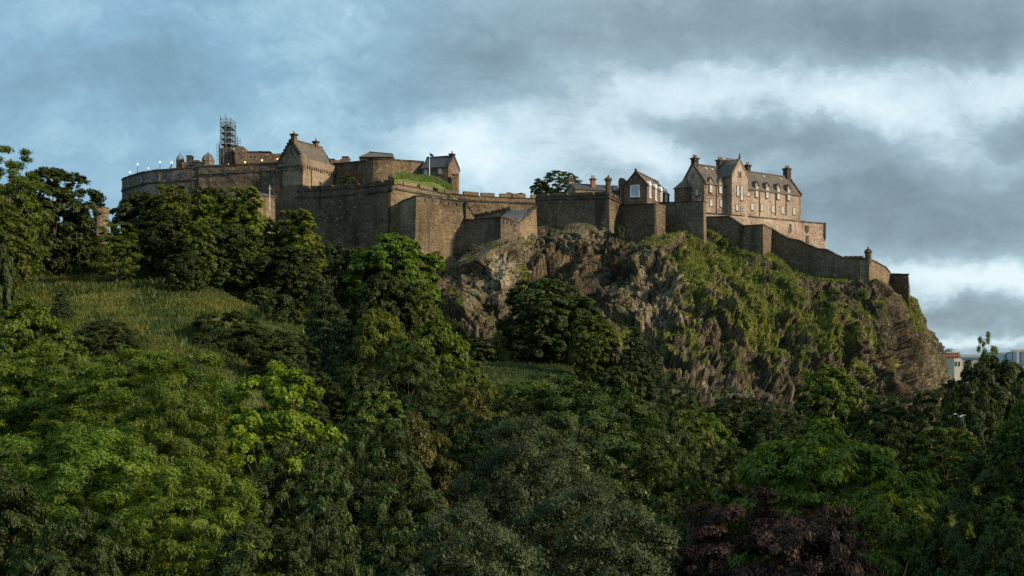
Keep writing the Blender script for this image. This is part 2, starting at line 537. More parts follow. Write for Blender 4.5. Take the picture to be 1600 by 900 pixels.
def ground_z(X, Y):
    X = np.atleast_1d(np.asarray(X, float)); Y = np.atleast_1d(np.asarray(Y, float))
    a = X / np.maximum(Y, 40) * F + CX
    a = np.clip(a, GP[0], GP[-1])
    yi = np.interp(np.clip(Y, 0, 9000), _yy, np.arange(len(_yy)))
    y0 = np.clip(np.floor(yi).astype(int), 0, len(_yy) - 2); fy = yi - y0
    ai = np.interp(a, GP, np.arange(len(GP)))
    a0 = np.clip(np.floor(ai).astype(int), 0, len(GP) - 2); fa = ai - a0
    fa = fa * fa * (3 - 2 * fa)
    z = (_prof[a0, y0] * (1 - fy) + _prof[a0, y0 + 1] * fy) * (1 - fa) + (_prof[a0 + 1, y0] * (1 - fy) + _prof[a0 + 1, y0 + 1] * fy) * fa
    p = np.stack([X / 14, Y / 14, np.zeros_like(X)], 1)
    amp = np.clip((Y - 60) / 40, 0, 1) * np.clip((900 - Y) / 400, 0, 1)
    return z + vnoise(p, 5) * 0.9 * amp + vnoise(p * 3.7, 6) * 0.28 * amp

def gz(x, y):
    return float(ground_z([x], [y])[0])

def mat_ground():
    m, t, b = mat_base('rough_grass_ground', 0.95, 0.1)
    g = t.new('ShaderNodeNewGeometry').outputs['Position']
    n = t.noise(g, 0.07, 8, 0.7, 0.8)
    n2 = t.noise(t.scale(g, (1, 1, 1)), 0.8, 5, 0.7)
    f = t.math('ADD', t.math('MULTIPLY_ADD', n, 1.9, -0.45), t.math('MULTIPLY', t.math('SUBTRACT', n2, 0.5), 0.5))
    col = t.ramp(f, [(0.25, (0.022, 0.032, 0.012, 1)), (0.5, (0.055, 0.078, 0.022, 1)), (0.66, (0.11, 0.11, 0.035, 1)), (0.85, (0.20, 0.15, 0.07, 1))])
    t.put(b.inputs['Base Color'], col)
    bm = t.new('ShaderNodeBump'); bm.inputs['Strength'].default_value = 0.8; bm.inputs['Distance'].default_value = 0.5
    t.put(bm.inputs['Height'], t.noise(g, 1.2, 6, 0.7))
    t.put(b.inputs['Normal'], bm.outputs[0])
    return m

xs = np.concatenate([-np.geomspace(9000, 175, 26), np.arange(-172, 173, 2.0), np.geomspace(175, 9000, 26)])
ys = np.concatenate([-np.geomspace(3000, 10, 10), np.arange(0, 340, 2.0), np.geomspace(342, 12000, 40)])
gx, gy_ = np.meshgrid(xs, ys)
gzv = ground_z(gx.ravel(), gy_.ravel())
nx_, ny_ = len(xs), len(ys)
idx = np.arange(nx_ * ny_).reshape(ny_, nx_)
gf = np.stack([idx[:-1, :-1].ravel(), idx[:-1, 1:].ravel(), idx[1:, 1:].ravel(), idx[1:, :-1].ravel()], 1)
ground = link('ground', np_mesh('ground', np.stack([gx.ravel(), gy_.ravel(), gzv], 1), gf, mat_ground(), smooth=True))
tag(ground, kind='structure', label='rough grassy hillside and garden ground below the castle')

# ---------------------------------------------------------------- the crag
# each column: (px, py, Y) from plateau back edge, wall foot, shoulder, face, lower face, foot, buried
ROCK = [
    [(462, 392, 300), (462, 392, 278), (462, 405, 272), (462, 425, 262), (465, 455, 248), (468, 500, 228), (470, 560, 215)],
    [(540, 372, 330), (540, 380, 274), (540, 392, 268), (538, 415, 262), (535, 450, 252), (535, 500, 235), (535, 600, 215)],
    [(610, 375, 330), (610, 380, 268), (608, 395, 262), (606, 425, 256), (605, 465, 247), (610, 520, 231), (612, 620, 212)],
    [(655, 375, 330), (655, 385, 258), (655, 396, 252), (656, 430, 248), (655, 475, 240), (660, 520, 230), (660, 620, 210)],
    [(700, 375, 330), (700, 385, 259), (700, 398, 254), (694, 430, 252), (690, 475, 247), (692, 525, 231), (690, 620, 208)],
    [(740, 375, 330), (740, 382, 256), (738, 392, 253), (735, 420, 249), (730, 475, 241), (728, 530, 230), (725, 620, 206)],
    [(785, 368, 330), (785, 374, 253), (786, 384, 249), (790, 412, 243), (782, 470, 238), (775, 535, 229), (770, 620, 205)],
    [(822, 350, 330), (822, 358, 260), (822, 375, 257.5), (820, 405, 253.5), (818, 455, 249), (812, 535, 230), (806, 620, 205)],
    [(860, 348, 330), (860, 352, 263), (860, 364, 261), (858, 395, 257), (850, 440, 250), (846, 540, 229), (840, 620, 205)],
    [(915, 348, 330), (915, 352, 261), (912, 362, 258.5), (905, 395, 255), (898, 440, 249), (888, 545, 227), (880, 630, 205)],
    [(955, 345, 330), (955, 356, 261), (955, 366, 259), (950, 398, 256), (945, 450, 247), (938, 550, 226), (930, 630, 205)],
    [(1000, 360, 330), (1000, 372, 262), (998, 384, 257), (990, 415, 249), (985, 465, 240), (985, 555, 222), (980, 640, 202)],
    [(1030, 358, 330), (1030, 366, 260), (1030, 376, 255), (1026, 410, 247), (1020, 470, 238), (1020, 560, 220), (1015, 645, 200)],
    [(1090, 350, 330), (1090, 358, 260), (1090, 366, 256), (1086, 410, 247), (1082, 470, 238), (1072, 565, 220), (1065, 650, 200)],
    [(1150, 365, 330), (1150, 375, 264), (1150, 384, 261), (1146, 415, 253), (1142, 470, 240), (1130, 565, 224), (1120, 655, 200)],
    [(1195, 383, 330), (1195, 390, 264), (1195, 398, 261), (1195, 425, 253), (1190, 492, 238), (1170, 580, 224), (1150, 660, 200)],
    [(1225, 408, 330), (1225, 418, 261), (1225, 425, 258), (1228, 445, 250), (1222, 500, 237), (1205, 590, 224), (1185, 665, 202)],
    [(1275, 430, 330), (1275, 438, 258), (1275, 444, 255), (1278, 458, 248), (1270, 505, 238), (1255, 600, 225), (1240, 670, 205)],
    [(1330, 432, 330), (1330, 440, 254), (1330, 446, 251), (1328, 468, 245), (1320, 520, 238), (1305, 605, 228), (1290, 675, 212)],
    [(1362, 432, 330), (1362, 440, 250), (1362, 448, 247), (1366, 470, 243), (1368, 525, 238), (1362, 610, 230), (1355, 680, 218)],
    [(1392, 445, 330), (1392, 454, 262), (1394, 462, 258), (1400, 485, 250), (1404, 535, 242), (1404, 612, 234), (1410, 680, 225)],
    [(1420, 460, 330), (1423, 466, 263), (1418, 473, 259), (1412, 500, 254), (1432, 550, 248), (1452, 612, 242), (1458, 680, 236)],
    [(1424, 462, 330), (1427, 467, 274), (1422, 476, 272), (1420, 508, 270), (1444, 556, 266), (1464, 612, 262), (1472, 680, 258)],
    [(1424, 462, 330), (1427, 467, 290), (1422, 476, 292), (1424, 505, 296), (1448, 550, 300), (1458, 612, 300), (1466, 680, 300)],
    [(1420, 462, 335), (1420, 467, 340), (1424, 476, 345), (1436, 505, 352), (1450, 550, 360), (1465, 612, 365), (1470, 680, 370)],
]
C_ = np.array([[list(P(*p)) for p in col] for col in ROCK])       # columns x levels x 3
spx = np.array([col[1][0] for col in ROCK], float)
# cumulative length along the crag
seg = np.linalg.norm(np.diff(C_[:, 3], axis=0), axis=1)
cum = np.concatenate([[0], np.cumsum(seg)])
NS, NTT = 940, 330
lv = np.array([0, .10, .16, .34, .60, .92, 1.0])
tt = np.concatenate([np.linspace(0, .10, 14, endpoint=False), np.linspace(.10, 1, NTT - 14)])
ss = np.linspace(0, cum[-1], NS)

def catmull(x, xp, fp):
    m = np.gradient(fp, xp, axis=0)
    i = np.clip(np.searchsorted(xp, x) - 1, 0, len(xp) - 2)
    h = (xp[i + 1] - xp[i])
    t = ((x - xp[i]) / h)
    sh = (slice(None),) + (None,) * (fp.ndim - 1)
    t = t[sh]; h = h[sh]
    return (2 * t**3 - 3 * t**2 + 1) * fp[i] + (t**3 - 2 * t**2 + t) * h * m[i] + (-2 * t**3 + 3 * t**2) * fp[i + 1] + (t**3 - t**2) * h * m[i + 1]
A_ = catmull(ss, cum, C_)                                         # NS x L x 3
A_ = np.transpose(A_, (1, 0, 2))
B_ = np.stack([np.interp(tt, lv, np.arange(len(lv)))], 0)[0]
i0 = np.clip(np.floor(B_).astype(int), 0, len(lv) - 2); fr = (B_ - i0)[:, None, None]
base = A_[i0] * (1 - fr) + A_[i0 + 1] * fr                        # NT x NS x 3
du = np.gradient(base, axis=1); dv = np.gradient(base, axis=0)
nrm = np.cross(dv, du)
nrm /= np.linalg.norm(nrm, axis=2, keepdims=True) + 1e-9
nrm = np.where((nrm[..., 1:2] > 0.25) & (nrm[..., 2:3] < 0.5), -nrm, nrm)
for _ in range(14):                                               # smooth the displacement direction
    nrm[1:-1] = (nrm[:-2] + nrm[2:] + nrm[1:-1]) / 3
    nrm[:, 1:-1] = (nrm[:, :-2] + nrm[:, 2:] + nrm[:, 1:-1]) / 3
nrm /= np.linalg.norm(nrm, axis=2, keepdims=True) + 1e-9
bp = base.reshape(-1, 3); nn = nrm.reshape(-1, 3)
PX = np.interp(np.broadcast_to(ss, (len(tt), NS)), cum, spx).ravel()
TT = np.repeat(tt, NS)
# slanting columnar jointing on the right, blocky crag in the middle
def cracks(p, seed):
    i0 = np.floor(p).astype(np.int64)
    d1 = np.full(len(p), 9.0); d2 = np.full(len(p), 9.0)
    for a in (-1, 0, 1):
        for b in (-1, 0, 1):
            for c in (-1, 0, 1):
                ix, iy, iz = i0[:, 0] + a, i0[:, 1] + b, i0[:, 2] + c
                d = ((p[:, 0] - ix - hash3(ix, iy, iz, seed)) ** 2 + (p[:, 1] - iy - hash3(ix, iy, iz, seed + 1)) ** 2 + (p[:, 2] - iz - hash3(ix, iy, iz, seed + 2)) ** 2)
                d2 = np.minimum(d2, np.maximum(d1, d)); d1 = np.minimum(d1, d)
    return np.sqrt(d2) - np.sqrt(d1)
lean = np.interp(PX, [650, 850, 1000, 1150, 1300, 1450], [-0.25, 0.25, 0.45, 0.35, 0.15, -0.30])
sh = np.stack([bp[:, 0] - bp[:, 2] * lean, bp[:, 1], bp[:, 2]], 1)
wob = np.stack([fbm(bp / 7, 31, 4), fbm(bp / 7, 32, 4), fbm(bp / 7, 33, 4)], 1)
q = sh + wob * 1.6
blocky = (worley_facets(q / np.array([6.5, 6.5, 15.0]), 1, 0.9) * 1.5 + worley_facets(q / np.array([2.8, 2.8, 6.5]), 2, 0.9) * 0.62
          + worley_facets(q / np.array([1.2, 1.2, 2.8]), 3, 0.8) * 0.42 + worley_facets(q / np.array([.6, .6, 1.1]), 4) * 0.24)
blocky -= 1.5 * np.exp(-cracks(q / np.array([4.2, 4.2, 14.0]), 5) / 0.07) + 0.6 * np.exp(-cracks(q / np.array([1.8, 1.8, 5.0]), 6) / 0.08)
fluted = (worley_facets(q / np.array([5.0, 5.0, 26.0]), 11, 0.8) * 1.3 + worley_facets(q / np.array([1.9, 1.9, 12.0]), 12, 0.6) * 0.6
          + worley_facets(q / np.array([0.85, 0.85, 5.0]), 13, 0.6) * 0.5 + worley_facets(q / np.array([0.6, 0.6, 1.5]), 14) * 0.2)
fluted -= 1.4 * np.exp(-cracks(q / np.array([3.2, 3.2, 22.0]), 15) / 0.07) + 0.6 * np.exp(-cracks(q / np.array([1.3, 1.3, 8.0]), 16) / 0.08)
wr = np.clip((PX - 1120) / 130, 0, 1) * np.clip((TT - 0.32) / 0.18, 0, 1)
rdg = 1 - np.abs(fbm(np.stack([q[:, 0] / 11, q[:, 1] / 11, q[:, 2] / 34], 1), 21, 4)) * 2.4
mq = np.stack([q[:, 0] / 17, q[:, 1] / 17, q[:, 2] / 46], 1)
macro = (0.62 - np.abs(fbm(mq, 25, 3)) * 2.6) * 3.4 + worley_facets(mq * 1.3 + 5, 26, 1.0) * 1.3
disp = blocky * (1 - wr) + fluted * wr + (rdg - 0.4) * 1.3 + macro
# grassy shoulder between 1040 and 1320: softer, with ledges
sg = np.clip((PX - 1030) / 40, 0, 1) * np.clip((1420 - PX) / 60, 0, 1) * np.clip((0.62 - TT) / 0.12, 0, 1)
disp = disp * (1 - 0.35 * sg)
led = fbm(np.stack([bp[:, 0] / 14, bp[:, 1] / 14, bp[:, 2] / 3.2], 1), 41, 3)
disp += led * 1.6 * (0.35 + sg)
env = np.clip((TT - 0.10) / 0.09, 0, 1) * (1 - 0.5 * np.clip((PX - 1405) / 15, 0, 1) * np.clip((.6 - TT) / .2, 0, 1))
disp *= env
disp = np.minimum(disp, 1.6 + 2.8 * np.clip((TT - .2) * 3, 0, 1))
pos = bp + nn * disp[:, None]
idx = np.arange(len(tt) * NS).reshape(len(tt), NS)
rf = np.stack([idx[:-1, :-1].ravel(), idx[1:, :-1].ravel(), idx[1:, 1:].ravel(), idx[:-1, 1:].ravel()], 1)
# vegetation weight: ledges and the upper shoulder
grid = pos.reshape(len(tt), NS, 3)
gn = np.cross(np.gradient(grid, axis=0), np.gradient(grid, axis=1))
gn /= np.linalg.norm(gn, axis=2, keepdims=True) + 1e-9
gn = gn * np.where((gn * nrm).sum(2, keepdims=True) < 0, -1, 1)
for _ in range(3):
    gn[1:-1] = (gn[:-2] + gn[2:] + gn[1:-1]) / 3
    gn[:, 1:-1] = (gn[:, :-2] + gn[:, 2:] + gn[:, 1:-1]) / 3
slope = gn[..., 2].ravel()
def gauss2(cx, cy, rx, ry):
    ppx = pos[:, 0] / pos[:, 1] * F + CX; ppy = HY - pos[:, 2] / pos[:, 1] * F
    return np.exp(-((ppx - cx) / rx) ** 2 - ((ppy - cy) / ry) ** 2)
region = (0.95 * gauss2(1080, 400, 60, 40) + 0.9 * gauss2(1160, 425, 75, 42) + 0.8 * gauss2(1255, 460, 90, 22) + 0.9 * gauss2(1432, 490, 18, 26)
          + 0.5 * gauss2(1150, 500, 90, 32) + 0.5 * gauss2(1230, 520, 90, 45) + 0.42 * gauss2(1330, 550, 100, 60) + 0.35 * gauss2(1180, 560, 60, 50) + 0.45 * gauss2(930, 540, 200, 30) + 0.35 * gauss2(1060, 560, 60, 60) + 0.3 * gauss2(1340, 480, 60, 20)
          + 0.45 * gauss2(700, 545, 60, 25) + 0.4 * gauss2(822, 400, 10, 50) + 0.35 * gauss2(560, 400, 60, 30))
vn = fbm(np.stack([(pos[:, 0] + pos[:, 2] * 0.5) / 3.2, pos[:, 1] / 3.2, pos[:, 2] / 7.0], 1), 51, 5)
veg = np.clip((slope - 0.42) * 2.6, 0, 1) * 0.55 + region * 0.74 + vn * 1.0 - 0.36 + np.clip(slope - .2, 0, .6) * region * 1.3
veg = np.clip(veg * 1.8, 0, 1)

def mat_rock():
    m, t, b = mat_base('crag_rock', 0.9, 0.18)
    g = t.new('ShaderNodeNewGeometry').outputs['Position']
    mp = t.new('ShaderNodeMapping'); t.put(mp.inputs['Vector'], g)
    mp.inputs['Rotation'].default_value = (0, R(-14), 0)
    q = mp.outputs[0]
    w1 = t.vmath('ADD', q, t.vmath('MULTIPLY', t.vmath('SUBTRACT', t.noise(g, 0.35, 4, 0.6, out=1), (0.5, 0.5, 0.5)), (3, 3, 3)))
    v1 = t.voro(t.scale(w1, (0.28, 0.28, 0.14)), 1.0)
    v2 = t.voro(t.scale(w1, (1.1, 1.1, 0.42)), 1.0)
    s1 = t.new('ShaderNodeSeparateColor'); t.put(s1.inputs[0], v1.outputs['Color'])
    s2 = t.new('ShaderNodeSeparateColor'); t.put(s2.inputs[0], v2.outputs['Color'])
    big = t.noise(g, 0.045, 5, 0.6, 0.5)
    fine = t.noise(t.scale(w1, (1.6, 1.6, 0.7)), 1.0, 7, 0.72)
    f = t.math('ADD', t.math('MULTIPLY', s1.outputs[0], 0.26), t.math('MULTIPLY', s2.outputs[0], 0.22))
    f = t.math('ADD', f, t.math('MULTIPLY', t.math('SUBTRACT', big, 0.5), 1.5))
    f = t.math('ADD', f, t.math('MULTIPLY', t.math('SUBTRACT', fine, 0.5), 1.0))
    pl = t.new('ShaderNodeAttribute', attribute_name='pale')
    f = t.math('ADD', f, t.math('MULTIPLY_ADD', pl.outputs['Fac'], 0.3, 0.22))
    ck = t.voro(t.scale(w1, (0.8, 0.8, 0.24)), 1.0, 'DISTANCE_TO_EDGE')
    ckf = t.maprange(ck.outputs['Distance'], 0.0, 0.07, 1, 0)
    col = t.ramp(f, [(0.05, (0.026, 0.021, 0.015, 1)), (0.35, (0.066, 0.052, 0.033, 1)), (0.6, (0.125, 0.098, 0.061, 1)), (0.85, (0.24, 0.197, 0.127, 1)), (1.0, (0.36, 0.305, 0.205, 1))])
    col = t.mix(t.math('MULTIPLY', ckf, 0.6), col, (0.02, 0.018, 0.014, 1))
    # rusty ochre streaks, lichen grey
    och = t.maprange(t.noise(t.scale(w1, (0.5, 0.5, 0.16)), 1.0, 5, 0.65), 0.52, 0.68, 0, 0.6)
    col = t.mix(och, col, (0.15, 0.098, 0.042, 1), 'MIX')
    lich = t.maprange(t.noise(g, 0.7, 6, 0.7), 0.57, 0.66, 0, 0.45)
    col = t.mix(lich, col, (0.30, 0.30, 0.26, 1))
    mossy = t.maprange(t.noise(g, 0.16, 6, 0.66), 0.50, 0.66, 0, 0.55)
    col = t.mix(mossy, col, (0.06, 0.07, 0.024, 1))
    at = t.new('ShaderNodeAttribute', attribute_name='veg')
    gn_ = t.noise(g, 1.1, 6, 0.7)
    vf = t.maprange(t.math('ADD', at.outputs['Fac'], t.math('MULTIPLY', t.math('SUBTRACT', gn_, 0.5), 1.1)), 0.35, 0.62)
    gcol = t.ramp(t.noise(g, 0.24, 7, 0.7), [(0.32, (0.035, 0.045, 0.012, 1)), (0.5, (0.105, 0.115, 0.024, 1)), (0.62, (0.21, 0.20, 0.04, 1)), (0.75, (0.25, 0.18, 0.08, 1))])
    col = t.mix(vf, col, gcol)
    t.put(b.inputs['Base Color'], col)
    bm = t.new('ShaderNodeBump'); bm.inputs['Strength'].default_value = 0.8; bm.inputs['Distance'].default_value = 0.4
    h = t.math('ADD', t.math('MULTIPLY', fine, 1.0), t.math('MULTIPLY', ckf, -0.8))
    t.put(bm.inputs['Height'], h)
    t.put(b.inputs['Normal'], bm.outputs[0])
    return m
M['rock'] = mat_rock()
rm = np_mesh('crag', pos, rf, M['rock'])
at = rm.attributes.new('veg', 'FLOAT', 'POINT')
at.data.foreach_set('value', veg.astype(np.float32))
pale = 1.0 * gauss2(795, 408, 26, 34) + 0.8 * gauss2(860, 400, 40, 35) + 0.6 * gauss2(930, 400, 40, 40) + 0.6 * gauss2(760, 440, 40, 30) + 0.5 * gauss2(1010, 440, 40, 30)
at2 = rm.attributes.new('pale', 'FLOAT', 'POINT')
at2.data.foreach_set('value', np.clip(pale, 0, 1).astype(np.float32))
crag = link('castle_rock', rm)
tag(crag, kind='structure', label='steep volcanic crag with grassy ledges carrying the castle')

# ---------------------------------------------------------------- grass growing on ledges and slopes
rng = np.random.default_rng(3)
def tufts(name, pts, size, mat, label, per=5, tilt=0.6):
    n = len(pts)
    c = np.repeat(pts, per, 0) + rng.normal(0, 1, (n * per, 3)) * np.repeat(size, per)[:, None] * np.array([0.5, 0.5, 0.05])
    L = np.repeat(size, per) * rng.uniform(0.6, 1.3, n * per)
    ang = rng.uniform(0, 2 * np.pi, n * per)
    side = np.stack([np.cos(ang), np.sin(ang), np.zeros_like(ang)], 1) * (L * 0.16)[:, None]
    lean = rng.normal(0, tilt * 0.5, (n * per, 3)); lean[:, 2] = 1
    tip = c + lean * L[:, None]
    v = np.stack([c - side, c + side, tip], 1).reshape(-1, 3)
    f = np.arange(len(v)).reshape(-1, 3)
    return tag(link(name, np_mesh(name, v, f, mat)), label, 'grass', kind='stuff')
M['grass_ledge'] = mat_leaf('ledge_grass_blades', (0.04, 0.055, 0.012), (0.13, 0.15, 0.025), (0.30, 0.26, 0.06), 0.3, patch=0.12)
M['grass_slope'] = mat_leaf('slope_grass_blades', (0.016, 0.028, 0.006), (0.062, 0.090, 0.013), (0.22, 0.20, 0.045), 0.3, patch=0.07)
pw = np.clip(veg - 0.55, 0, 1) * (TT > .11) * (pos[:, 1] < 300)
pw = pw / pw.sum()
pick = rng.choice(len(pos), 26000, p=pw)
tufts('ledge_grass', pos[pick], rng.uniform(0.2, 0.5, len(pick)), M['grass_ledge'], 'rough yellow-green grass growing on ledges of the crag')
n = 60000
gyv = rng.uniform(98, 262, n); gpx = rng.uniform(-80, 660, n)
gX = (gpx - CX) / F * gyv
gZ = ground_z(gX, gyv)
keep = fbm(np.stack([gX / 7, gyv / 7, gZ * 0], 1), 61, 3) > -0.55
tufts('slope_grass', np.stack([gX, gyv, gZ], 1)[keep], rng.uniform(0.2, 0.5, keep.sum()), M['grass_slope'], 'long green and straw-coloured grass on the slope below the battery', per=4)
n = 14000
gyv = rng.uniform(150, 235, n); gpx = rng.uniform(660, 1180, n)
gX = (gpx - CX) / F * gyv
M['grass_lawn'] = mat_leaf('garden_grass_blades', (0.02, 0.04, 0.012), (0.045, 0.075, 0.02), (0.08, 0.11, 0.03), 0.3, patch=0.1)
tufts('garden_grass', np.stack([gX, gyv, ground_z(gX, gyv)], 1), rng.uniform(0.2, 0.5, n), M['grass_lawn'], 'short dark green grass of the garden at the foot of the crag', per=5)

n = 9000
gyv = rng.uniform(98, 255, n); gpx = rng.uniform(-80, 640, n)
gX = (gpx - CX) / F * gyv
keep = fbm(np.stack([gX / 5, gyv / 9, gX * 0], 1), 66, 4) > 0.16
M['weeds'] = mat_leaf('weed_leaves', (0.016, 0.03, 0.008), (0.045, 0.07, 0.014), (0.10, 0.09, 0.03), 0.3, patch=0.2)
tufts('rough_weeds', np.stack([gX, gyv, ground_z(gX, gyv)], 1)[keep], rng.uniform(0.5, 1.1, keep.sum()), M['weeds'], 'darker patches of tall weeds and nettles in the slope grass', per=7, tilt=0.9)

cl_ = [(60, 440, 60, 14, 2200), (200, 515, 45, 16, 2600), (130, 500, 60, 12, 1800), (335, 478, 60, 10, 2200), (245, 548, 28, 14, 1800), (40, 470, 40, 10, 1000), (160, 475, 50, 8, 900)]
dp = []
for cx_, cy_, rx_, ry_, n_ in cl_:
    ax_ = rng.normal(cx_, rx_ * 0.6, n_); ay_ = rng.normal(cy_, ry_ * 0.6, n_)
    for a_, b_ in zip(ax_, ay_):
        # walk out along the slope until the ground reaches this height of view
        Yc = np.arange(100, 255, 3.0)
        gz_ = ground_z((a_ - CX) / F * Yc, Yc)
        k_ = int(np.argmin(np.abs(gz_ - (HY - b_) / F * Yc)))
        Y_ = Yc[k_] + rng.uniform(-1.5, 1.5)
        X_ = (a_ - CX) / F * Y_
        dp.append((X_, Y_, 0))
dp = np.array(dp); dp[:, 2] = ground_z(dp[:, 0], dp[:, 1])
dp = dp[fbm(np.stack([dp[:, 0] / 4, dp[:, 1] / 8, dp[:, 0] * 0], 1), 68, 4) > -0.12]
M['straw'] = mat_leaf('dry_grass_blades', (0.055, 0.07, 0.014), (0.13, 0.145, 0.026), (0.27, 0.23, 0.07), 0.35, patch=0.3)
tufts('dry_grass', dp, rng.uniform(0.3, 0.6, len(dp)), M['straw'], 'straw-yellow dry grass in sunny streaks across the slope', per=6, tilt=0.9)

# ---------------------------------------------------------------- ramparts
def rampart(name, cat, label, pts, mat, thick=2.0, coping=True, merlon=None, merlon_top=0.0, cordon=None, bury=6.0, batter=0.0, cop_mat=None, close_back=False, cap_h=0.35):
    """pts: (px, py of the top, py of the foot, Y). merlon=(width, gap, height) in metres; cordon = metres below the top"""
    W = [(P(a, b, Y), P(a, c, Y)) for a, b, c, Y in pts]
    org = W[0][1].copy()
    root = empty(name, org, 0, label, cat)
    mh = merlon[2] if merlon else 0.0
    tops = [w_[0] - Vector((0, 0, mh)) for w_ in W]
    foots = [w_[1] - Vector((0, 0, bury)) for w_ in W]
    V_, F_ = [], []
    bulk, cop, cord, mer = MB(), MB(), MB(), MB()
    n = len(W)
    dirs = []
    for i in range(n - 1):
        d = (tops[i + 1] - tops[i]); d.z = 0; d.normalize(); dirs.append(d)
    def outn(i):      # mitred outward normal at point i
        ds = [dirs[j] for j in (i - 1, i) if 0 <= j < n - 1]
        ns = [Vector((d.y, -d.x, 0)) for d in ds]
        m = sum(ns, Vector()) / len(ns)
        k = m.length_squared
        return m / max(k, 0.35)
    on = [outn(i) for i in range(n)]
    if close_back: pass
    for i in range(n - 1):
        a, b_, fa, fb = tops[i], tops[i + 1], foots[i], foots[i + 1]
        nrm_ = Vector((dirs[i].y, -dirs[i].x, 0))
        L = (b_ - a).length; H = max((a - fa).z, (b_ - fb).z)
        nu, nv = max(2, int(L / 0.8)), max(3, int(H / 0.8))
        us, vs_ = np.meshgrid(np.linspace(0, 1, nu + 1), np.linspace(0, 1, nv + 1))
        us, vs_ = us.ravel(), vs_.ravel()
        A0, B0, A1, B1 = (np.array(x) for x in (a, b_, fa, fb))
        A1 = A1 + np.array(on[i]) * batter * (a - fa).z; B1 = B1 + np.array(on[i + 1]) * batter * (b_ - fb).z
        pt = (A0[None] * (1 - us)[:, None] + B0[None] * us[:, None]) * (1 - vs_)[:, None] + (A1[None] * (1 - us)[:, None] + B1[None] * us[:, None]) * vs_[:, None]
        env_ = np.clip(us * (1 - us) * 4 * L / 2.5, 0, 1) * np.clip(vs_ * H / 1.0, 0, 1)
        dd = fbm(pt / 3.2, 71, 3) * 0.34 + fbm(pt / 0.9, 74, 2) * 0.12
        pt = pt + np.array(nrm_)[None] * (dd * env_)[:, None]
        b0 = len(V_)
        V_ += [tuple(x) for x in (pt - np.array(org))]
        for r in range(nv):
            for c in range(nu):
                k = b0 + r * (nu + 1) + c
                F_.append((k, k + nu + 1, k + nu + 2, k + 1))
        # top, back, ends
        bk = [x - on[j] * thick for x, j in ((a, i), (b_, i + 1))]
        bf = [x - on[j] * thick for x, j in ((fa, i), (fb, i + 1))]
        vs2 = [a - org, b_ - org, bk[1] - org, bk[0] - org, bf[1] - org, bf[0] - org, fa + on[i] * batter * (a - fa).z - org, fb + on[i + 1] * batter * (b_ - fb).z - org]
        fs2 = [(0, 1, 2, 3), (3, 2, 4, 5)]
        if i == 0: fs2.append((0, 3, 5, 6))
        if i == n - 2: fs2.append((1, 7, 4, 2))
        b0 = len(V_)
        V_ += [tuple(x) for x in vs2]
        F_ += [tuple(b0 + q for q in f) for f in fs2]
        def strip(mb, zt, zb, out, back):
            p = [a + on[i] * out, b_ + on[i + 1] * out, b_ - on[i + 1] * back, a - on[i] * back]
            vs3 = [x + Vector((0, 0, zt)) - org for x in p] + [x + Vector((0, 0, zb)) - org for x in p]
            mb.add(vs3, [(0, 1, 2, 3), (4, 7, 6, 5), (0, 4, 5, 1), (1, 5, 6, 2), (2, 6, 7, 3), (3, 7, 4, 0)])
        if coping:                      # separate weathered cap stones, none quite level
            nc = max(1, int((b_ - a).length / 1.9))
            for c in range(nc):
                ja = 0.10 * (hash((i * 31 + c * 17 + int(org.x * 7)) % 97) % 10 / 10 - 0.5)
                t0_, t1_ = c / nc, (c + 1) / nc
                pa, pb = a.lerp(b_, t0_), a.lerp(b_, t1_); na, nb_ = on[i].lerp(on[i + 1], t0_), on[i].lerp(on[i + 1], t1_)
                p = [pa + na * (0.16 + ja * .4), pb + nb_ * (0.16 + ja * .4), pb - nb_ * 0.9, pa - na * 0.9]
                vs3 = [x + Vector((0, 0, cap_h + ja)) - org for x in p] + [x + Vector((0, 0, 0.02)) - org for x in p]
                cop.add(vs3, [(0, 1, 2, 3), (4, 7, 6, 5), (0, 4, 5, 1), (1, 5, 6, 2), (2, 6, 7, 3), (3, 7, 4, 0)])
        if cordon:
            strip(cord, -cordon + 0.18, -cordon - 0.18, 0.24, 0.3)
        if merlon:
            mw, mg, mz = merlon
            k = 0; L2 = Vector((b_.x - a.x, b_.y - a.y)).length
            t0 = 0.15
            while t0 + 0.3 < L2:
                t1 = min(t0 + mw * (0.93 + 0.14 * ((k * 37) % 10) / 10), L2 - 0.1)
                if t1 - t0 > 0.35:
                    p0 = a.lerp(b_, t0 / L2); p1 = a.lerp(b_, t1 / L2)
                    hz = (cap_h if coping else 0)
                    q0 = [p0 + nrm_ * 0.02, p1 + nrm_ * 0.02, p1 - nrm_ * 0.85, p0 - nrm_ * 0.85]
                    vs3 = [x + Vector((0, 0, mz)) - org for x in q0] + [x + Vector((0, 0, hz)) - org for x in q0]
                    mer.add(vs3, [(0, 1, 2, 3), (4, 7, 6, 5), (0, 4, 5, 1), (1, 5, 6, 2), (2, 6, 7, 3), (3, 7, 4, 0)])
                t0 = t1 + mg; k += 1
    me = bpy.data.meshes.new('masonry'); me.from_pydata(V_, [], F_); me.update(); me.materials.append(M[mat])
    link('masonry', me, root)
    cm = M[cop_mat or 'coping']
    if cop.v: cop.build('coping', cm, root)
    if cord.v: cord.build('string_course', cm, root)
    if mer.v: mer.build('battlement', M[mat], root)
    return root

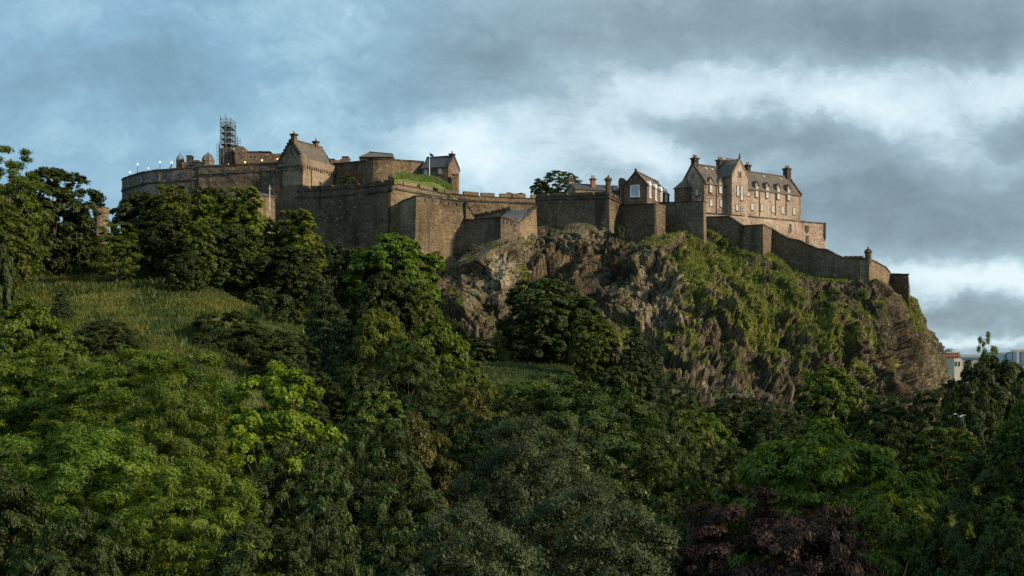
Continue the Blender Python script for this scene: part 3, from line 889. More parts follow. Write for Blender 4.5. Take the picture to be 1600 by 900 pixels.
# ---------------------------------------------------------------- houses
class House:
    """local frame: x along the facade seen in the photo (A -> B), y away from the viewer, z up from z0"""
    def __init__(s, name, cat, label, A, B, z0py, depth, group=None):
        (pa, Ya), (pb, Yb) = A, B
        a, b = P(pa, HY, Ya), P(pb, HY, Yb)
        s.a = a
        d = b - a
        s.L = d.length
        s.rz = math.atan2(d.y, d.x)
        s.D = depth
        s.z0 = (HY - z0py) / F * Ya
        s.root = empty(name, (a.x, a.y, s.z0), s.rz, label, cat, group)
        s.ux, s.uy = d.x / s.L, d.y / s.L
    def u(s, px, back=0.0):
        k = (px - CX) / F                       # ray x = k*y ; point a + t*d, optionally a distance behind the facade
        ax, ay = s.a.x - back * s.uy, s.a.y + back * s.ux
        return (k * ay - ax) / (s.ux - k * s.uy)
    def z(s, px, py, back=0.0):
        y = s.a.y + s.u(px, back) * s.uy + back * s.ux
        return (HY - py) / F * y - s.z0
    def part(s, mb, name, mat, label=None, parent=None):
        return mb.build(name, M[mat], parent or s.root, label)
    def body(s, ze, zr, roof='slate_brown', wall='wall_house', ridge=None, over=0.25, step=False, x0=0.0, x1=None, dep=0.0, name='wall', y0=0.0, D=None):
        L = s.L if x1 is None else x1
        D = D or s.D
        ry = y0 + (D / 2 if ridge is None else ridge)
        m = MB(); m.prism([(y0, -dep), (y0 + D, -dep), (y0 + D, ze), (ry, zr), (y0, ze)], 'x', x0, L)
        wall_o = s.part(m, name, wall)
        r = MB(); t = 0.28
        for (ya, yb) in ((y0, ry), (y0 + D, ry)):
            sg = -1 if ya < yb else 1
            sl = (zr - ze) / abs(ry - ya)
            yo = ya + sg * over; zo = ze - over * sl
            poly = [(yo, zo + 0.03), (ry, zr + 0.03), (ry, zr + t), (yo, zo + t)]
            gap = 0.35 if step else -over * 0.6
            r.prism(poly, 'x', x0 + gap, L - gap)
        r.box(x0 + 0.3, ry - 0.22, zr + t - 0.05, L - 0.3, ry + 0.22, zr + t + 0.13)
        ro = s.part(r, 'roof', roof)
        if step:
            ns = 7
            for xe in (x0, L - 0.5):
                g = MB()
                for k in range(ns):
                    f0, f1 = k / ns, (k + 1) / ns
                    zz = ze + (zr - ze) * f1 + 0.38
                    for (ya, sg) in ((y0, 1), (y0 + D, -1)):
                        a0 = ya + sg * f0 * D / 2; a1 = ya + sg * f1 * D / 2
                        g.box(xe - 0.03, min(a0, a1), ze - 0.2 + (zr - ze) * f0, xe + 0.53, max(a0, a1), zz)
                s.part(g, 'crow_steps', 'coping')
        return wall_o, ro
    def chimney(s, x, y, w, d, z0, z1, pots=3, mat='chimney', parent=None):
        m = MB(); m.box(x - w / 2, y - d / 2, z0, x + w / 2, y + d / 2, z1)
        c = s.part(m, 'chimney', mat, parent=parent)
        k = MB(); k.box(x - w / 2 - 0.18, y - d / 2 - 0.18, z1 - 0.02, x + w / 2 + 0.18, y + d / 2 + 0.18, z1 + 0.32)
        s.part(k, 'chimney_cap', 'coping', parent=c) if s.sub(parent) else None
        if pots:
            p = MB()
            for i in range(pots):
                yy = y - d / 2 + d * (i + 0.5) / pots if d > w else y
                xx = x if d > w else x - w / 2 + w * (i + 0.5) / pots
                p.lathe([(0.17, z1 + 0.3), (0.13, z1 + 0.95), (0.17, z1 + 1.0)], xx, yy, 8)
            if s.sub(parent): s.part(p, 'chimney_pots', 'redtile', parent=c)
        return c
    def sub(s, parent):
        return parent is None
    def window(s, x, zc, w, h, pane='pane_sky', frame='white_paint', surround='dressed', bars=(1, 3), y=0.0, side='front'):
        """stone surround > frame and pane; side 'front' on y=0 facing -y, 'left' on x=0 facing -x"""
        m, fr, pa = MB(), MB(), MB()
        def bx(mb, a0, b0, a1, b1, d0, d1):
            if side == 'front': mb.box(a0, y - d1, b0, a1, y - d0, b1)
            else: mb.box(y - d1, a0, b0, y - d0, a1, b1)
        t = 0.2
        bx(m, x - w / 2 - t, zc - h / 2 - t, x - w / 2, zc + h / 2 + t, -0.05, 0.10)
        bx(m, x + w / 2, zc - h / 2 - t, x + w / 2 + t, zc + h / 2 + t, -0.05, 0.10)
        bx(m, x - w / 2, zc + h / 2, x + w / 2, zc + h / 2 + t, -0.05, 0.10)
        bx(m, x - w / 2 - 0.1, zc - h / 2 - t, x + w / 2 + 0.1, zc - h / 2, -0.05, 0.2)
        o = s.part(m, 'window', surround)
        f = 0.10
        bx(fr, x - w / 2, zc - h / 2, x - w / 2 + f, zc + h / 2, -0.02, 0.06)
        bx(fr, x + w / 2 - f, zc - h / 2, x + w / 2, zc + h / 2, -0.02, 0.06)
        bx(fr, x - w / 2 + f, zc + h / 2 - f, x + w / 2 - f, zc + h / 2, -0.02, 0.06)
        bx(fr, x - w / 2 + f, zc - h / 2, x + w / 2 - f, zc - h / 2 + f, -0.02, 0.06)
        for i in range(bars[0]):
            xx = x - w / 2 + w * (i + 1) / (bars[0] + 1)
            bx(fr, xx - 0.035, zc - h / 2 + f, xx + 0.035, zc + h / 2 - f, -0.01, 0.05)
        for i in range(bars[1]):
            zz = zc - h / 2 + h * (i + 1) / (bars[1] + 1)
            bx(fr, x - w / 2 + f, zz - 0.035, x + w / 2 - f, zz + 0.035, -0.012, 0.045)
        if frame: s.part(fr, 'window_frame', frame, parent=o)
        bx(pa, x - w / 2 + 0.02, zc - h / 2 + 0.02, x + w / 2 - 0.02, zc + h / 2 - 0.02, -0.03, 0.012)
        s.part(pa, 'pane', pane, parent=o)
        return o

def solid(name, cat, label, px, pyb, Y, group=None, rz=0.0):
    return empty(name, P(px, pyb, Y), rz, label, cat, group)
def mpp(Y): return Y / F                        # metres per photo pixel at distance Y

# ---- far left: battery, its lamps, the roofs and towers behind it
rampart('battery_wall', 'wall', 'curved grey battery wall at the far left end of the castle, lamps on its top',
        [(199, 285, 330, 330), (191, 283.5, 330, 312), (190.6, 281.5, 330, 302), (194, 279.5, 330, 296), (203, 276.5, 330, 291), (214, 273, 330, 288), (226, 270, 335, 286), (248, 266.7, 340, 284), (271, 265.2, 345, 283), (300, 262.5, 350, 282), (312, 260.5, 350, 282)],
        'wall_grey', cordon=2.6, thick=3, bury=14)
rampart('upper_wall', 'wall', 'tall dark wall between the curved battery and the crow-stepped tower',
        [(310.5, 260.6, 350, 281.5), (340, 259.6, 350, 280.5), (369, 258.6, 350, 279.5), (405, 257, 350, 279), (441, 255.6, 345, 277.5)], 'wall_dark', cordon=1.6, thick=3, bury=14)
# blocked arches as shallow buttress panels
for px_ in (219, 240, 262, 290, 330, 365, 400, 425):
    pass

for i, (px_, py_, lab) in enumerate([(203, 276, 'small white lamp nearest the left end of the battery wall top'), (215, 272.5, 'brightest white lamp on the battery wall top'), (232, 269.5, 'low white lamp between two taller ones on the battery wall'), (250, 266.5, 'white lamp on a post, nearest the small domed turrets')]):
    Y = 289 - (px_ - 203) * 0.09
    z_ = [0.9, 2.2, 0.9, 1.8][i]
    r = solid('rampart_lamp', 'lamp', lab, px_, py_ + 0.6, Y, 'white lamps along the battery wall')
    MB().lathe([(0.07, 0), (0.05, z_)], 0, 0, 6).build('lamp_post', M['iron'], r)
    MB().lathe([(0.06, z_), (0.13, z_ + 0.06), (0.15, z_ + 0.25), (0.1, z_ + 0.4), (0.03, z_ + 0.48)] if i != 2 else [(0.08, z_), (0.13, z_ + 0.1), (0.13, z_ + 0.25), (0.04, z_ + 0.32)], 0, 0, 8).build('lamp_head', M['lamp_white'], r)

# ogee turret, chimney block, domed tower
r = solid('domed_turret', 'turret', 'slim square turret with a pale bell-shaped lead dome, left of the chimney block', 281.5, 266, 291, 'domed turrets behind the battery')
k = mpp(291)
MB().lathe([(5.6 * k * 1.1, 0), (5.6 * k * 1.1, 14.5 * k), (6.5 * k, 14.6 * k), (6.5 * k, 16 * k)], 0, 0, 8, R(22.5)).build('wall', M['wall_brown'], r)
dm = MB().lathe([(5.9 * k, 16 * k), (5.7 * k, 18.5 * k), (4.8 * k, 21 * k), (3.0 * k, 23 * k), (1.4 * k, 24.5 * k), (0.6 * k, 26 * k)], 0, 0, 16).build('dome', M['lead'], r)
MB().lathe([(0.5 * k, 26 * k), (0.9 * k, 27 * k), (0.25 * k, 28 * k), (0.12 * k, 31 * k)], 0, 0, 6).build('finial', M['lead'], dm)
r = solid('domed_turret', 'turret', 'smallest pale domed turret, just above the battery wall beside the amber lamp', 268, 268, 290, 'domed turrets behind the battery')
MB().lathe([(3.5 * k, 0), (3.5 * k, 4 * k), (3.2 * k, 6.5 * k), (2.0 * k, 8.5 * k), (0.5 * k, 10.5 * k), (0.2 * k, 13 * k)], 0, 0, 12).build('dome', M['lead'], r)
r = solid('chimney_block', 'building', 'low dark stone block with one square chimney between the two domed turrets', 297, 266, 290)
MB().box(-9 * k, -2, 0, 4 * k, 3, 10.5 * k).box(4 * k, -2.2, 0, 17 * k, 3, 13.5 * k).box(17 * k, -1.5, 0, 22 * k, 2.5, 11 * k).build('wall', M['wall_brown'], r)
c_ = MB().box(-4 * k, -1, 10 * k, 3.6 * k, 1, 21 * k).build('chimney', M['chimney'], r)
MB().box(-4.6 * k, -1.1, 20.9 * k, 4.2 * k, 1.1, 22.2 * k).build('chimney_cap', M['coping'], c_)
MB().prism([(-2.2, 3.2 * k), (1, 8 * k), (4, 3 * k)], 'x', -1 * k, 17 * k).build('roof', M['slate_grey'], solid('low_roof', 'building', 'low grey slate roof in front of the chimney block, just above the wall', 299, 263, 286))
r = solid('domed_turret', 'turret', 'widest domed turret with ribbed dark dome and tall spike, left of the scaffolded tower', 325.5, 262, 286, 'domed turrets behind the battery')
MB().lathe([(9.2 * k, 0), (9.2 * k, 9.5 * k), (10 * k, 9.7 * k), (10 * k, 10.6 * k)], 0, 0, 8, R(22.5)).build('wall', M['wall_brown'], r)
dm = MB().lathe([(9.6 * k, 10.6 * k), (8.4 * k, 14.5 * k), (5.8 * k, 18.5 * k), (2.6 * k, 21.5 * k), (0.8 * k, 23.5 * k)], 0, 0, 8, R(22.5)).build('dome', M['slate_brown'], r)
rb = MB()
for q in range(8):
    t_ = 2 * math.pi * q / 8 + R(22.5)
    prof = [(9.6, 10.6), (8.4, 14.5), (5.8, 18.5), (2.6, 21.5), (0.8, 23.5)]
    for (r0, z0), (r1, z1) in zip(prof, prof[1:]):
        rb.tube((r0 * k * math.cos(t_), r0 * k * math.sin(t_), z0 * k), (r1 * k * math.cos(t_), r1 * k * math.sin(t_), z1 * k), 0.11, n=5)
rb.build('dome_ribs', M['lead'], dm)
MB().lathe([(0.7 * k, 23.5 * k), (0.25 * k, 25 * k), (0.1 * k, 30 * k)], 0, 0, 6).build('finial', M['lead'], dm)

# scaffolded tower
r = solid('clock_tower', 'tower', 'square stone tower wrapped in scaffolding, topmost thing on the castle skyline', 356.5, 258, 289)
k = mpp(289)
MB().box(-10 * k, -2, 0, 9 * k, 2, 18.5 * k).build('wall', M['wall_brown'], r)
cb = MB()
cb.box(-11 * k, -2.3, 18.5 * k, 10 * k, 2.3, 20 * k)
for q in range(5):
    cb.box((-11 + q * 4.6) * k, -2.3, 20 * k, (-8.3 + q * 4.6) * k, 2.3, 24 * k)
cb.box(-7 * k, -1.5, 20 * k, 6 * k, 1.5, 26 * k)
cb.build('battlement', M['wall_brown'], r)
for q in (-4.5, 2.5):
    MB().box(q * k, -2.1, 6 * k, (q + 1.5) * k, -1.9, 12 * k).build('window', M['pane_dark'], r)
r = solid('scaffolding', 'scaffolding', 'tall steel scaffolding with plank decks rising above the stone tower', 356.5, 258, 289)
tb, dk = MB(), MB()
def pole(x, y, z0, z1, rr=0.075):
    tb.tube((x * k, y, z0 * k), (x * k, y, z1 * k), rr, n=5)
for x in (-8.3, 8.3):
    for y in (-2.6, 2.6):
        pole(x, y, 0, 74 if x < 0 else 68)
for y in (-2.6, 2.6):
    pole(0, y, 20, 76)
for z in (30, 38.5, 47.5, 56.5, 64):
    if z < 60:
        dk.box(-7.6 * k, -2.2, z * k, 7.6 * k, 2.2, z * k + 0.16)
        dk.box(-3 * k, -2.5, (z + 1.6) * k, 3.5 * k, -2.2, (z + 2.8) * k)
    for dz in (0, 3.6, 6.0):
        for y in (-2.6, 2.6):
            tb.tube((-8.8 * k, y, (z + dz) * k), (8.8 * k, y, (z + dz) * k), 0.055, n=4)
        for x in (-8.3, 0, 8.3):
            tb.tube((x * k, -2.6, (z + dz) * k), (x * k, 2.6, (z + dz) * k), 0.055, n=4)
    if z < 60:
        tb.tube((-8.3 * k, -2.6, z * k), (0, -2.6, (z + 9) * k), 0.05, n=4)
        tb.tube((8.3 * k, -2.6, z * k), (0, -2.6, (z + 9) * k), 0.05, n=4)
for x, z1 in ((9.5, 50), (13, 46), (16.5, 44)):
    for y in (-1.5, 1.5):
        pole(x, y, 20, z1, 0.06)
for z in (22, 27, 31, 36, 40):
    for y in (-1.5, 1.5):
        tb.tube((8 * k, y, z * k), (17.5 * k, y, z * k), 0.05, n=4)
dk.box(8.6 * k, -1.4, 29 * k, 17 * k, 1.4, 29 * k + 0.14)
for x, z1 in ((-13.5, 31), (-10.5, 33)):
    for y in (-2.4, 0):
        pole(x, y, 0, z1, 0.06)
for z in (6, 12, 18, 24, 28):
    tb.tube((-14.2 * k, -2.4, z * k), (-9.5 * k, -2.4, z * k), 0.05, n=4)
for z in (4, 10, 16):
    for y in (-2.6,):
        tb.tube((-9 * k, y, z * k), (9 * k, y, z * k), 0.06, n=4)
tb.tube((-3 * k, -2.7, 0), (-3 * k, -2.7, 26 * k), 0.10, n=5)
tb.tube((2 * k, -2.7, 0), (2 * k, -2.7, 28 * k), 0.10, n=5)
tb.build('tubes', M['steel'], r)
dk.build('plank_decks', M['boards'], r)

# palace range behind the upper wall
r = solid('palace_range', 'building', 'ragged-topped brown palace range with amber lights at its foot, right of the scaffolded tower', 368, 262, 285)
k = mpp(285)
pr = MB()
pr.prism([(-30 * k, 0), (16 * k, 0), (16 * k, 12 * k), (2 * k, 13 * k), (-30 * k, 12 * k)], 'y', 4, 8)
pr.prism([(0, 0), (17 * k, 0), (17 * k, 27 * k), (14.5 * k, 29 * k), (12.5 * k, 33 * k), (3.5 * k, 33.8 * k), (1 * k, 33 * k), (0, 27 * k)], 'y', 0, 4)
pr.prism([(17 * k, 0), (72 * k, 0), (72 * k, 23 * k), (56 * k, 22.5 * k), (52 * k, 23.5 * k), (38 * k, 24 * k), (20 * k, 26.5 * k), (17 * k, 27 * k)], 'y', 0.5, 5)
pr.build('wall', M['wall_brown'], r)
MB().box(34 * k, 1, 23 * k, 39 * k, 2.4, 27.5 * k).box(16 * k, 0.3, 25.5 * k, 54 * k, 5.2, 26.2 * k, 0).build('parapet', M['coping'], r)
for x_, z_ in ((5, 20), (9, 14), (23, 16), (29, 16), (38, 15), (46, 15), (58, 14), (64, 14)):
    MB().box(x_ * k, -0.06 if x_ < 17 else 0.44, z_ * k, (x_ + 1.6) * k, 0.7, (z_ + 3.4) * k).build('window', M['pane_dark'], r)
for px_, py_, lab in ((271.5, 257, 'dim amber lamp beside the small domed turret'), (357, 258.3, 'amber lamp at the foot of the scaffolded tower'), (383, 254.5, 'orange amber lamp low on the tall ragged gable'), (409.5, 251.5, 'brightest amber lamp, on the middle of the palace wall'), (433.5, 249.5, 'amber lamp right beside the crow-stepped tower')):
    r = solid('amber_lamp', 'lamp', lab, px_, py_ + 1, 283.3, 'amber lamps on the palace wall')
    MB().box(-0.06, -0.1, -0.6, 0.06, 0.1, 0.1).build('bracket', M['iron'], r)
    MB().lathe([(0.08, 0.1), (0.17, 0.2), (0.17, 0.4), (0.06, 0.5)], 0, 0, 8).build('lamp_head', M['lamp_amber'], r)
    r.location.y = 281.5 if px_ < 300 else 283.3

# small gabled outbuilding among the trees with a white mast
h = House('stone_outbuilding', 'building', 'small pale stone outbuilding with low gable half hidden behind the lit trees', (394, 268), (430, 272), 330, 4)
h.body(h.z(394, 304), h.z(394, 300.5), wall='wall_warm', roof='slate_grey', dep=8)
r = solid('white_mast', 'mast', 'thin white mast beside the stone outbuilding in the trees', 421.5, 330, 265)
MB().lathe([(0.07, 0), (0.05, 5.6)], 0, 0, 6).build('mast_pole', M['white_paint'], r)
MB().box(-0.3, -0.05, 4.85, 0.3, 0.05, 4.95).build('crossbar', M['white_paint'], r)

# far-left lower tower glimpsed between trees
r = solid('round_gate_tower', 'tower', 'pale round tower with corbelled rim glimpsed between the trees left of the castle', 158, 385, 255)
k = mpp(255)
MB().lathe([(12.5 * k, -3), (11 * k, 50 * k), (12 * k, 51 * k), (12 * k, 59 * k)], 0, 0, 28).build('wall', M['wall_warm'], r)
MB().lathe([(12.4 * k, 59 * k), (12.4 * k, 60.5 * k), (10 * k, 60.5 * k)], 0, 0, 28).build('coping', M['coping'], r)
r = solid('stone_gatehouse', 'building', 'square-topped stone gatehouse block behind the dark trees at far left', 127, 385, 300)
MB().box(-5 * k, 0, 0, 5 * k, 3, 80 * k).box(-24 * k, 1, 0, -5 * k, 4, 55 * k).build('wall', M['wall_brown'], r)

# ---- crow-stepped tower
h = House('crow_stepped_tower', 'tower', 'tall tower house with crow-stepped gable, steep brown roof and two chimneys', (473, 275), (520.5, 285), 330, 6.9)
ze, zr = h.z(473, 251), h.z(473, 218)
h.body(ze, zr, roof='slate_brown', wall='wall_pale', step=True, dep=6, ridge=2.9)
# battered plinth below the shaded gable
m = MB(); zb = h.z(473, 288)
m.add([(-0.02, -0.02, zb), (h.L, -0.02, zb), (h.L, 7, zb), (-0.02, 7.0, zb), (-2.6, -2.6, -16), (h.L, -2.6, -16), (h.L, 8.6, -16), (-2.6, 8.6, -16)], [(0, 1, 2, 3), (0, 4, 5, 1), (1, 5, 6, 2), (2, 6, 7, 3), (3, 7, 4, 0)])
h.part(m, 'plinth', 'wall_dark')
m = MB()
m.box(-0.35, -0.35, ze - 1.0, h.L + 0.2, 0.0, ze - 0.3).box(-0.35, 0, ze - 1.0, 0.0, 7.1, ze - 0.3)
m.box(-0.25, -0.3, ze - 0.3, h.L + 0.2, 0.05, ze + 0.55)
for q in range(15):
    m.box(q * 0.8, -0.33, ze - 1.5, q * 0.8 + 0.35, 0.0, ze - 1.0)
h.part(m, 'corbel_table', 'dressed')
m = MB().lathe([(0.3, ze - 2.2), (0.95, ze - 1.0), (0.95, ze + 1.0), (0.6, ze + 1.3)], -0.1, -0.1, 14)
h.part(m, 'corner_roundel', 'wall_pale')
zc = h.z(473, 209)
h.chimney(0.6, 2.9, 1.1, 1.0, zr - 1.5, zc, 1, 'wall_warm')
h.chimney(h.u(493.5, 2.9), 2.9, 1.0, 1.0, zr - 1.2, h.z(493.5, 223, 2.9), 1, 'wall_brown')
for px_, py_ in ((488, 260), (502, 265.3), (514.5, 269.5)):
    h.window(h.u(px_), h.z(px_, py_), 0.55, 0.95, 'pane_dark', 'iron', 'wall_warm', (0, 1))
h.window(h.u(500), h.z(500, 287), 0.5, 0.7, 'pane_dark', 'iron', 'wall_warm', (0, 0))
for yy in (1.7, 4.6):
    h.window(yy, h.z(473, 258.5), 0.6, 1.1, 'pane_dark', 'iron', 'wall_warm', (0, 1), 0.0, 'left')
h.window(2.9, ze + 2.6, 0.6, 0.9, 'pane_dark', 'iron', 'wall_warm', (0, 1), -0.02, 'left')
MB().tube((h.L * 0.27, -0.12, zb), (h.L * 0.27, -0.12, ze - 1.0), 0.09, n=6).build('drainpipe', M['iron'], h.root)

# building pieces between tower and curved bastion
r = solid('stepped_gable_end', 'building', 'little stepped gable end poking above the wall right of the crow-stepped tower', 527, 262, 292)
k = mpp(292)
MB().prism([(-16 * k, 0), (17 * k, 0), (17 * k, 16 * k), (8 * k, 17 * k), (6.5 * k, 13.5 * k), (4.5 * k, 13.5 * k), (4 * k, 11.5 * k), (-16 * k, 13 * k)], 'y', 0, 4).build('wall', M['wall_brown'], r)
MB().box(7 * k, -0.15, 16.4 * k, 17.5 * k, 4.1, 17.9 * k).box(-17 * k, -0.15, 12.6 * k, -4 * k, 4.1, 14 * k).build('coping', M['coping'], r)
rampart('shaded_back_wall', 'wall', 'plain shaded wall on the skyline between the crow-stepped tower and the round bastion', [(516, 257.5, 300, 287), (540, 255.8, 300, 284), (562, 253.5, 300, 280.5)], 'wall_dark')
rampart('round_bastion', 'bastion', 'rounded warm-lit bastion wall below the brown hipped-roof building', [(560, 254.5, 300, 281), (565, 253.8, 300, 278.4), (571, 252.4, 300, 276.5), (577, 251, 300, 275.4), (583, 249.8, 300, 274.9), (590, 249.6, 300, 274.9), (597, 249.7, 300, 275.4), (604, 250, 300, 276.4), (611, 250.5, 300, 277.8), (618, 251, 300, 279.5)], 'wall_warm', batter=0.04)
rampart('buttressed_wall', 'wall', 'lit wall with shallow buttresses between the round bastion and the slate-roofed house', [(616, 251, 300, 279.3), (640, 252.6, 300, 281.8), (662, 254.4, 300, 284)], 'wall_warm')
for px_ in (632, 644):
    pass
r = solid('hipped_storehouse', 'building', 'long low storehouse with brown hipped roof on the skyline above the round bastion', 587.5, 256, 288)
k = mpp(288)
MB().box(-26 * k, 0, 0, 27 * k, 9, 11 * k).build('wall', M['wall_brown'], r)
m = MB(); x0, x1, zt, zb_ = -27 * k, 27.5 * k, 22.5 * k, 10.5 * k
m.add([(x0, -0.4, zb_), (x1, -0.4, zb_), (x1, 9.4, zb_), (x0, 9.4, zb_), (x0 + 1.9, 3.6, zt), (x1 - 0.5, 3.6, zt - 0.5), (x1 - 0.5, 6, zt - 0.5), (x0 + 1.9, 6, zt), ], [(0, 1, 5, 4), (1, 2, 6, 5), (2, 3, 7, 6), (3, 0, 4, 7), (4, 5, 6, 7), (0, 3, 2, 1)])
m.build('roof', M['slate_brown'], r)
m = MB(); m.prism([(-13.5 * k, zt - 0.05), (24 * k, zt - 0.55), (24 * k, zt - 0.3), (-13.5 * k, zt + 0.2)], 'y', 3.5, 6.1); m.build('roof_ridge', M['coping'], r)

# slate-roofed house with flagpole
h = House('slate_roofed_house', 'house', 'dark stone house with grey slate roof and lit right gable behind the flagpole', (659, 281.5), (700.5, 279), 290, 6.0)
h.body(h.z(680, 262), h.z(680, 243.5), roof='slate_grey', wall='wall_brown', step=False, dep=2)
h.chimney(h.L - 0.45, 3.0, 0.8, 1.1, h.z(700, 247), h.z(700, 239), 1)
h.chimney(0.4, 3.0, 0.5, 0.7, h.z(659, 247), h.z(659, 244.5), 0)
h.window(h.u(687.5), h.z(687, 267.5), 0.7, 1.15, 'pane_sky', bars=(1, 1))
h.window(h.u(665.5), h.z(665, 269), 0.7, 1.15, 'pane_sky', bars=(1, 1))
m = MB()
for ya, yb in ((-0.1, 3.0), (3.0, 6.1)):
    z0_, z1_ = (h.z(680, 262), h.z(680, 243.5)) if ya < 0 else (h.z(680, 243.5), h.z(680, 262))
    m.prism([(ya, z0_ + 0.1), (yb, z1_ + 0.1), (yb, z1_ + 0.6), (ya, z0_ + 0.6)], 'x', h.L - 0.3, h.L + 0.12)
h.part(m, 'gable_coping', 'coping')
r = solid('lean_to_block', 'building', 'narrow dark-topped stone block at the right end of the slate-roofed house', 710.5, 300, 277)
k = mpp(277)
MB().box(-4.5 * k, 0, 0, 4.2 * k, 3, 27 * k).build('wall', M['wall_brown'], r)
MB().box(-5 * k, -0.15, 27 * k, 4.8 * k, 3.1, 28.2 * k).build('coping', M['coping'], r)
r = solid('flagpole', 'flagpole', 'white flagpole standing on the grass bank before the slate-roofed house', 671, 277, 273)
MB().lathe([(0.10, 0), (0.08, 3), (0.05, 5.6)], 0, 0, 8).build('pole', M['white_paint'], r)
MB().lathe([(0.05, 5.6), (0.13, 5.7), (0.05, 5.85)], 0, 0, 8).build('finial', M['white_paint'], r)
fl = MB()
for i in range(8):
    a0, a1 = i / 8, (i + 1) / 8
    f = lambda a: (0.08 + a * 0.85, 0.12 * math.sin(a * 7), 5.45 - a * 0.55)
    p0, p1 = f(a0), f(a1)
    fl.add([(p0[0], p0[1], p0[2]), (p1[0], p1[1], p1[2]), (p1[0], p1[1], p1[2] - 0.62), (p0[0], p0[1], p0[2] - 0.62)], [(0, 1, 2, 3)])
tag(link('flag', bpy.data.meshes.new('flag'), None), 'small dark flag drooping from the top of the white flagpole', 'flag')
_f = bpy.data.objects['flag']
_f.data.from_pydata(fl.v, [], fl.f); _f.data.materials.append(M['flag']); _f.location = r.location

# grass bank
gb_v, gb_f = [], []
topl = [(616, 272, 262), (625, 270.5, 268), (640, 272.5, 270), (655, 275, 271), (674, 275.5, 272), (688, 281, 272), (700, 288.5, 272), (709, 294, 272)]
for (px_, py_, Y_) in topl:
    for q, (dy, dpy) in enumerate([(6, 0.3), (0, 0), (-2.2, 3.2), (-4.6, 8.5), (-6.2, 16)]):
        p = P(px_, py_ + dpy, Y_ + dy)
        gb_v.append(tuple(p))
n5 = 5
for i in range(len(topl) - 1):
    for q in range(n5 - 1):
        gb_f.append((i * n5 + q, i * n5 + q + 1, (i + 1) * n5 + q + 1, (i + 1) * n5 + q))
def mat_bank():
    m, t, b = mat_base('mown_grass', 0.95, 0.1)
    g = t.new('ShaderNodeNewGeometry').outputs['Position']
    t.put(b.inputs['Base Color'], t.ramp(t.noise(g, 0.5, 6, 0.7), [(0.3, (0.06, 0.085, 0.02, 1)), (0.55, (0.12, 0.16, 0.035, 1)), (0.75, (0.2, 0.2, 0.06, 1))]))
    return m
M['bank'] = mat_bank()
me = bpy.data.meshes.new('grass_bank'); me.from_pydata(gb_v, [], gb_f); me.update(); me.materials.append(M['bank'])
tag(link('grass_bank', me), kind='structure', label='sunlit mown grass bank behind the parapet below the flagpole')
pts_ = []
for _ in range(1500):
    i = rng.integers(0, len(topl) - 1); a, b_ = rng.random(2)
    q = rng.integers(1, 3)
    v00, v01, v10, v11 = (np.array(gb_v[x]) for x in (i * n5 + q, i * n5 + q + 1, (i + 1) * n5 + q, (i + 1) * n5 + q + 1))
    pts_.append((v00 * (1 - a) + v10 * a) * (1 - b_) + (v01 * (1 - a) + v11 * a) * b_)
M['grass_bank'] = mat_leaf('bank_grass_blades', (0.06, 0.09, 0.02), (0.13, 0.18, 0.04), (0.24, 0.25, 0.08), 0.3)
tufts('bank_grass', np.array(pts_), rng.uniform(0.25, 0.5, len(pts_)), M['grass_bank'], 'bright short grass on the bank below the flagpole', per=5)

# ---- main curtain walls
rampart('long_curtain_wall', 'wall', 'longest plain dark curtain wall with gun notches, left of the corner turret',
        [(463, 291.5, 400, 272.5), (500, 290, 400, 269), (540, 287, 400, 265.2), (575, 284, 400, 262), (608, 280.5, 400, 259)], 'wall_dark', merlon=(3.4, 0.85, 1.15), cordon=1.3, batter=0.05, cap_h=0.2, bury=12)
r = solid('corner_turret', 'turret', 'small dark corner turret topping the angle of the long curtain wall', 612, 296, 258.6)
k = mpp(258.6)
MB().lathe([(2.5 * k, -2 * k), (5.2 * k, 3 * k), (5.2 * k, 17 * k), (6.0 * k, 17.5 * k), (6.0 * k, 20 * k), (4 * k, 22.5 * k), (2 * k, 25 * k), (0.6 * k, 26 * k)], 0, 0.3, 10).build('wall', M['wall_dark'], r)
rampart('gun_parapet_wall', 'wall', 'long lit wall with wide gun embrasures running right from the small corner turret',
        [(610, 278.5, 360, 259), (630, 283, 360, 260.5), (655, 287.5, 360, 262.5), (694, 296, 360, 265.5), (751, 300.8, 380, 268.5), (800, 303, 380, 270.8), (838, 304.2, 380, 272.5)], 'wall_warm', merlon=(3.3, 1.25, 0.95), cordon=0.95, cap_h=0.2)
rampart('lower_bastion', 'bastion', 'square lower bastion with shaded left face and bright speckled right face, below the gun parapet',
        [(611, 322.5, 410, 266), (617, 320.5, 405, 263), (632, 314, 405, 257), (650.3, 306.8, 405, 250.5), (690, 311.3, 405, 253.8), (733, 316.8, 405, 257.5)], 'wall_warm', thick=2.5, batter=0.05, cap_h=0.28)
rampart('stepped_corner_pier', 'wall', 'lit stepped end of the square lower bastion going down to the low front wall', [(728, 318, 400, 256.4), (734.5, 329, 400, 257), (741.5, 341, 400, 257.8)], 'wall_warm', thick=2.2, batter=0.03)
rampart('back_passage_wall', 'wall', 'ribbed passage wall sloping behind the low front wall, below the gun parapet', [(730, 336, 380, 268), (765, 329.5, 380, 266.5), (797, 322.5, 380, 265)], 'wall_dark', merlon=(0.9, 0.35, 0.5), cap_h=0.1)
rampart('low_front_wall', 'wall', 'low dark front wall ending in a sharp lit corner with small slots, left of the slate shed',
        [(716, 344.5, 398, 257.6), (735, 343.3, 396, 255.5), (760, 341.6, 392, 252.6), (782.5, 339.4, 388, 250), (800, 345, 386, 251.7), (812, 349, 380, 253)], 'wall_dark', thick=2.0, batter=0.04, cap_h=0.18)
q4 = [P(784, 339, 252), P(810, 343.6, 252.8), P(834, 328.5, 260.5), P(797, 330, 262.5)]
